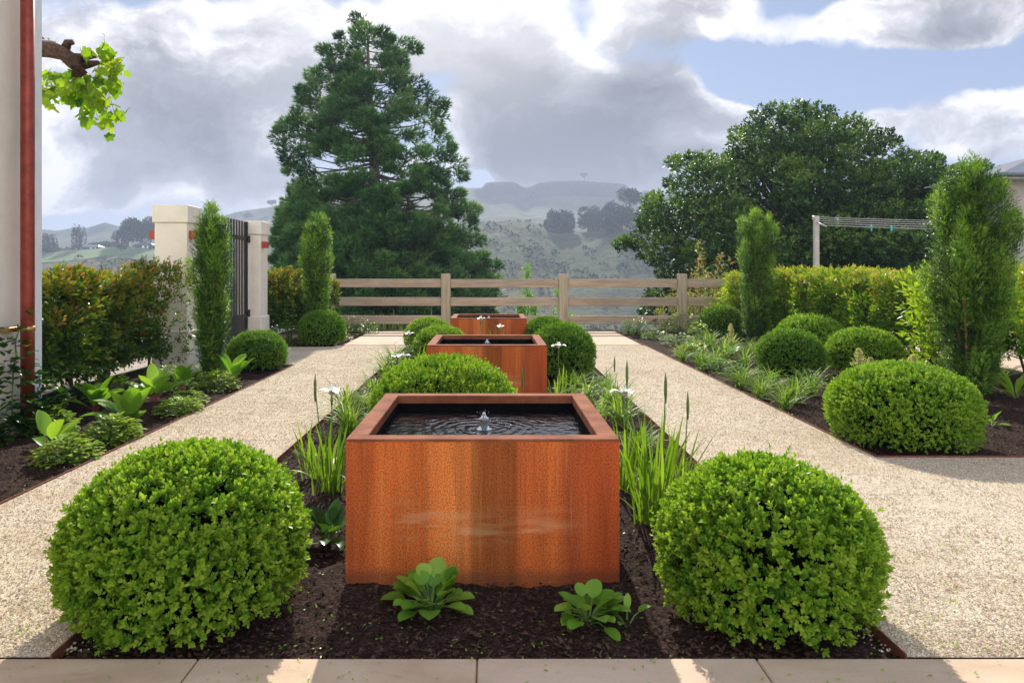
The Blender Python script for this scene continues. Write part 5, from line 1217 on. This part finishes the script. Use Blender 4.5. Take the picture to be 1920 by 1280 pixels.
# ---------------- grape vine reaching round the corner of the house
def vine():
    rng = np.random.default_rng(191); Y = 6.9; r = empty('grape_vine', (-4.25, Y, 3.2), 0, 'gnarled brown vine arm with bright lime leaves high beside the white house', 'vine'); o = np.array([-4.25, Y, 3.2])
    W = lambda px, py, dy=0: at(px, py, Y+dy)-o
    st = MB()
    st.tube([W(20, 105, -.1), W(60, 92, -.1), W(95, 93, -.1), W(120, 100, -.1), W(140, 118, -.1), W(150, 135, -.05), W(140, 150)], [.07, .07, .066, .064, .07, .055, .025], 12, jit=.28)
    st.tube([W(118, 98), W(128, 80), W(137, 79)], [.045, .032, .026], 9, jit=.3); st.tube([W(135, 112), W(160, 108), W(180, 103), W(190, 101)], [.05, .036, .03, .018], 9, jit=.3)
    st.tube([W(143, 128), W(165, 120), W(185, 118)], [.04, .034, .022], 9, jit=.3)
    # flaking bark plates
    for k in range(230):
        px = rng.uniform(60, 150); q = W(px, np.interp(px, [60, 95, 120, 150], [92, 93, 100, 132])+rng.normal(0, 7)); q[1] -= .03+rng.random()*.03; d = rdir(1, rng)[0]
        st.leaves(q[None], d[None], rdir(1, rng), .045, .02, .5)
    st.build('branch', M['vinebark'], r)
    sh = MB(); mb = MB()
    canes = [[(150, 130), (178, 150), (205, 175), (215, 215)], [(140, 148), (120, 165), (95, 165), (76, 180)], [(180, 104), (195, 85), (198, 68), (192, 62)], [(150, 140), (140, 175), (150, 200)], [(185, 118), (215, 130), (232, 110)], [(150, 135), (170, 185), (185, 225)], [(165, 125), (150, 90), (165, 78)], [(178, 150), (200, 130), (215, 120)], [(100, 165), (88, 140), (96, 128)]]
    B = []
    for cn in canes:
        P = np.array([W(a, b, rng.normal(0, .12)) for a, b in cn]); u = np.linspace(0, len(P)-1, 12); Q = np.stack([np.interp(u, range(len(P)), P[:, i]) for i in range(3)], -1); sh.tube(Q, np.linspace(.006, .002, 12), 5); B.append(Q)
    sh.build('canes', M['stem'], r); B = np.concatenate(B); n = 300; b = B[rng.integers(8, len(B), n)]+rng.normal(0, 1, (n, 3))*np.array([.055, .08, .055]); b[:, 1] += .10; b = b[((b[:, 2] < .10) | (b[:, 0] > .50)) & (b[:, 0] < .66) & (b[:, 2] < .27)]
    lob = [(0, 0), (.22, -.10), (.48, .02), (.40, .22), (.56, .42), (.50, .62), (.30, .58), (.22, .80), (0, 1.0), (-.22, .80), (-.30, .58), (-.50, .62), (-.56, .42), (-.40, .22), (-.48, .02), (-.22, -.10)]
    for q in b:
        s = rng.uniform(.06, .14); D = unit(np.array([rng.normal(0, .6), rng.normal(0, .5), rng.normal(-.35, .6)])); N = unit(np.array([rng.normal(0, .6), -.6+rng.normal(0, .6), .5+rng.normal(0, .4)])); Sx = unit(np.cross(D, N)); N2 = np.cross(Sx, D)
        V = [q+s*.4*D+s*.06*N2]+[q+s*(a*Sx+bb*D)-s*.28*(a*a+(bb-.4)**2)*N2 for a, bb in lob]
        mb.add(V, [[(0, i+1, (i+1) % 16+1) for i in range(16)]], np.clip(rng.normal(.5, .25), 0, 1), smooth=False)
    mb.build('leaves', M['vine'], r)
vine()

# ---------------- grasses beyond the fence
def wild():
    rng = np.random.default_rng(201); mb = MB(); n = 5200; x = rng.uniform(-9, 12, n); y = rng.uniform(17.0, 22, n); z = np.interp(y, [17, 17.25, 24], [-.15, -.35, -2.6])
    h = rng.uniform(.15, .5, n)+.35*(x < -1.2)*(x > -4)
    blades(mb, np.stack([x, y, z], -1), rng.uniform(0, 6.28, n), h, rng.uniform(.006, .014, n), rng.uniform(0, .5, n), rng.uniform(.1, 1., n), rng.random(n), 4); return mb
tag(wild().build('grass', M['wild']), 'rough grass growing on the bank beyond the timber fence', 'grass', kind='stuff')

# ================================================================== FAR HILLSIDE: trees, scrub, houses
def far_tree(kind, px, r, w, h, label, group, seed, py=None):
    rng = np.random.default_rng(seed); x = X(px, r); z = float(tz(np.array([x]), np.array([r]))[0])-.5
    root = empty('hill_tree', (x, r, z), 0, label, 'tree', group); mb = MB(); n = int(260 if w < 14 else 420)
    if kind == 'poplar': k = 5; cs = [(rng.uniform(-w*.4, w*.4), rng.uniform(-1, 1), h*rng.uniform(.75, 1)/2, w*.22, h*.5) for _ in range(k)]
    elif kind == 'block': k = 9; cs = [((i/(k-1)-.5)*w*.86, rng.uniform(-1, 1), h*rng.uniform(.86, 1.05)/2, w*.12, h*.5) for i in range(k)]
    elif kind == 'umbrella': k = 6; cs = [(rng.uniform(-w*.4, w*.4), rng.uniform(-w*.3, w*.3), h*rng.uniform(.68, .88), w*.26, h*.16) for _ in range(k)]
    else: k = 7; cs = [(rng.uniform(-w*.36, w*.36), rng.uniform(-w*.3, w*.3), h*rng.uniform(.35, .8), w*.27, h*.24) for _ in range(k)]
    for cx, cy, cz, rw, rh in cs:
        D = rdir(n, rng); P = np.array([cx, cy, cz])+D*np.array([rw, rw, rh])*rng.uniform(.5, 1.08, n)[:, None]; P[:, 2] = np.maximum(P[:, 2], .2)
        s = w*.05+.35
        mb.leaves(P, unit(D+np.array([0, 0, .6])+rng.normal(0, .4, (n, 3))), rdir(n, rng), s*rng.uniform(.7, 1.6, n), s*.75, rng.random(n))
    mb.build('crown', M['haze_leaf'], root)
    t = MB(); t.tube([(0, 0, -1), (.2, 0, h*.4), (0, 0, h*.75)], [w*.04+.3, w*.03+.25, .2], 6)
    for q in range(4): t.tube([(0, 0, h*.35), (cs[q % len(cs)][0], cs[q % len(cs)][1], cs[q % len(cs)][2])], [.2, .08], 5)
    t.build('trunk', M['bark'], root)
GH = 'trees on the middle hillside'
for a in (('block', 1051, 424, 14.5, 13.5, 'dense clipped block of dark trees on the hazy hillside, centre', 301), ('block', 1115, 424, 6.5, 13, 'narrow dark column tree right of the dense block on the hillside', 302),
          ('round', 1103, 432, 13, 16, 'rounded open-crowned tree behind the narrow dark column', 303), ('round', 1145, 428, 12, 16, 'dark rounded tree right of the open-crowned one', 304), ('umbrella', 1180, 428, 13, 21, 'flat-topped tall pine at the right of the hillside group', 305),
          ('round', 1165, 405, 15, 14, 'broad tree below the flat-topped pine', 306), ('round', 1135, 405, 9, 9, 'small tree on the slope beneath the pines', 307), ('round', 1200, 405, 13, 13, 'tree half hidden at the edge of the big broadleaf', 308), ('poplar', 1024, 430, 3, 5, 'tiny lone tree left of the dense block', 309)):
    far_tree(*a[:5], a[5], GH, a[6])
far_tree('umbrella', 1096, 948, 10, 10, 'lone tree on top of the distant flat ridge', None, 310)
GH2 = 'trees among the far green fields on the left'
for a in (('poplar', 93, 422, 8, 12, 'pointed poplar group nearest the downpipe', 311), ('poplar', 148, 428, 7, 15, 'tall paired poplars in the left fields', 312), ('round', 238, 430, 16, 17, 'large round dark tree left of the gate pillar', 313), ('round', 264, 430, 11, 16.5, 'tall round tree just right of the largest one', 314),
          ('round', 282, 430, 10, 18, 'tree touching the left side of the gate pillar', 315), ('round', 190, 500, 22, 9, 'long low tree clump behind the left farmhouse', 316), ('round', 122, 520, 10, 9, 'small tree between the two poplar groups', 317), ('round', 85, 490, 12, 11, 'rounded tree behind the pointed poplars', 318), ('round', 172, 520, 11, 8, 'bushy tree just right of the tall poplars', 319)):
    far_tree(*a[:5], a[5], GH2, a[6])
for a in (('round', 495, 620, 16, 14, 'hill tree seen between far pillar and tall conifer', 320), ('umbrella', 460, 900, 12, 10, 'tiny pine on the ridge above the far pillar', 321), ('umbrella', 510, 940, 10, 12, 'tiny pine on the ridge beside the tall conifer', 322)):
    far_tree(*a[:5], a[5], GH2, a[6])
def scrub():
    rng = np.random.default_rng(331); n = 2600; a = rng.uniform(-.66, .5, n); r = rng.uniform(230, 520, n); x = a*r; y = r
    k = vn3(np.stack([x*.02, y*.035, 0*x], -1)) > .46; k |= rng.random(n) < .12; x, y = x[k], y[k]; z = tz(x, y); n = len(x); m = 12
    s = rng.uniform(.6, 2.0, n); D = rdir(n*m, rng); D[:, 2] = np.abs(D[:, 2]); P = np.repeat(np.stack([x, y, z], -1), m, 0)+D*np.repeat(s, m)[:, None]*np.array([1, 1, .7])
    mb = MB(); mb.leaves(P, unit(D+rng.normal(0, .5, D.shape)), rdir(n*m, rng), np.repeat(s, m)*.8, np.repeat(s, m)*.7, rng.random(n*m)); return mb
tag(scrub().build('scrub', M['haze_leaf']), 'patchy dark scrub covering the hazy hillside beyond the fence', 'scrub', kind='stuff')
def field(px0, px1, r0, r1, name):
    mb = MB(); nx, ny = 60, 14; A, R = np.meshgrid(np.linspace((px0-PX0)/F, (px1-PX0)/F, nx), np.linspace(r0, r1, ny)); R = R+8*np.sin(A*21)+5*np.sin(A*47)
    Xx = A*R; Z = tz(Xx, R)+.35; i = np.arange(ny-1)[:, None]*nx; j = np.arange(nx-1)[None]
    mb.add(np.stack([Xx, R, Z], -1).reshape(-1, 3), [np.stack([i+j, i+j+1, i+nx+j+1, i+nx+j], -1).reshape(-1, 4)], smooth=True); return tag(mb.build(name, M['field']), kind='structure')
field(70, 225, 392, 424, 'green_field'); field(200, 330, 380, 418, 'green_field')
def farmhouse(px, r, w, h, lb):
    x = X(px, r); z = float(tz(np.array([x]), np.array([r]))[0]); ro = empty('farmhouse', (x, r, z-.3), 0, lb, 'house', 'far houses on the left hillside')
    b = MB(); b.box(-w/2, w/2, 0, 6, -1, h); b.build('wall', simple('dark_cladding', (.05, .05, .06), .7), ro)
    b = MB(); b.add([(-w/2-.5, -.5, h), (w/2+.5, -.5, h), (w/2+.5, 6.5, h), (-w/2-.5, 6.5, h), (-w/2+1.5, 3, h+1.3), (w/2-1.5, 3, h+1.3)], [[(0, 1, 5, 4), (2, 3, 4, 5)], [(3, 0, 4), (1, 2, 5)]]); b.build('roof', M['roofm'], ro)
    b = MB(); b.box(-w*.05, w*.1, -.05, -.01, .6, h-.5); b.box(w*.25, w*.35, -.05, -.01, .6, h-.5); b.build('window', M['trim'], ro)
farmhouse(268, 424, 9, 2.6, 'dark low far house beside the nearer gate pillar'); farmhouse(170, 426, 9, 1.8, 'long low far farmhouse right of the tall poplars')
# ================================================================== HAZE
hz_m = bpy.data.materials.new('valley_haze'); hz_m.use_nodes = True; hn = NT(hz_m.node_tree)
hn.n.remove(hn.n['Principled BSDF']); pv = hn.new('ShaderNodeVolumePrincipled')
pv.inputs['Color'].default_value = (.56, .66, .86, 1); pv.inputs['Density'].default_value = .00064; pv.inputs['Anisotropy'].default_value = .25
hn.link(pv.outputs[0], hn.n['Material Output'].inputs['Volume'])
hb = MB(); hb.box(-4200, 4700, -45, 2650, -90, 131); hz = hb.build('haze', hz_m); tag(hz, kind='stuff')
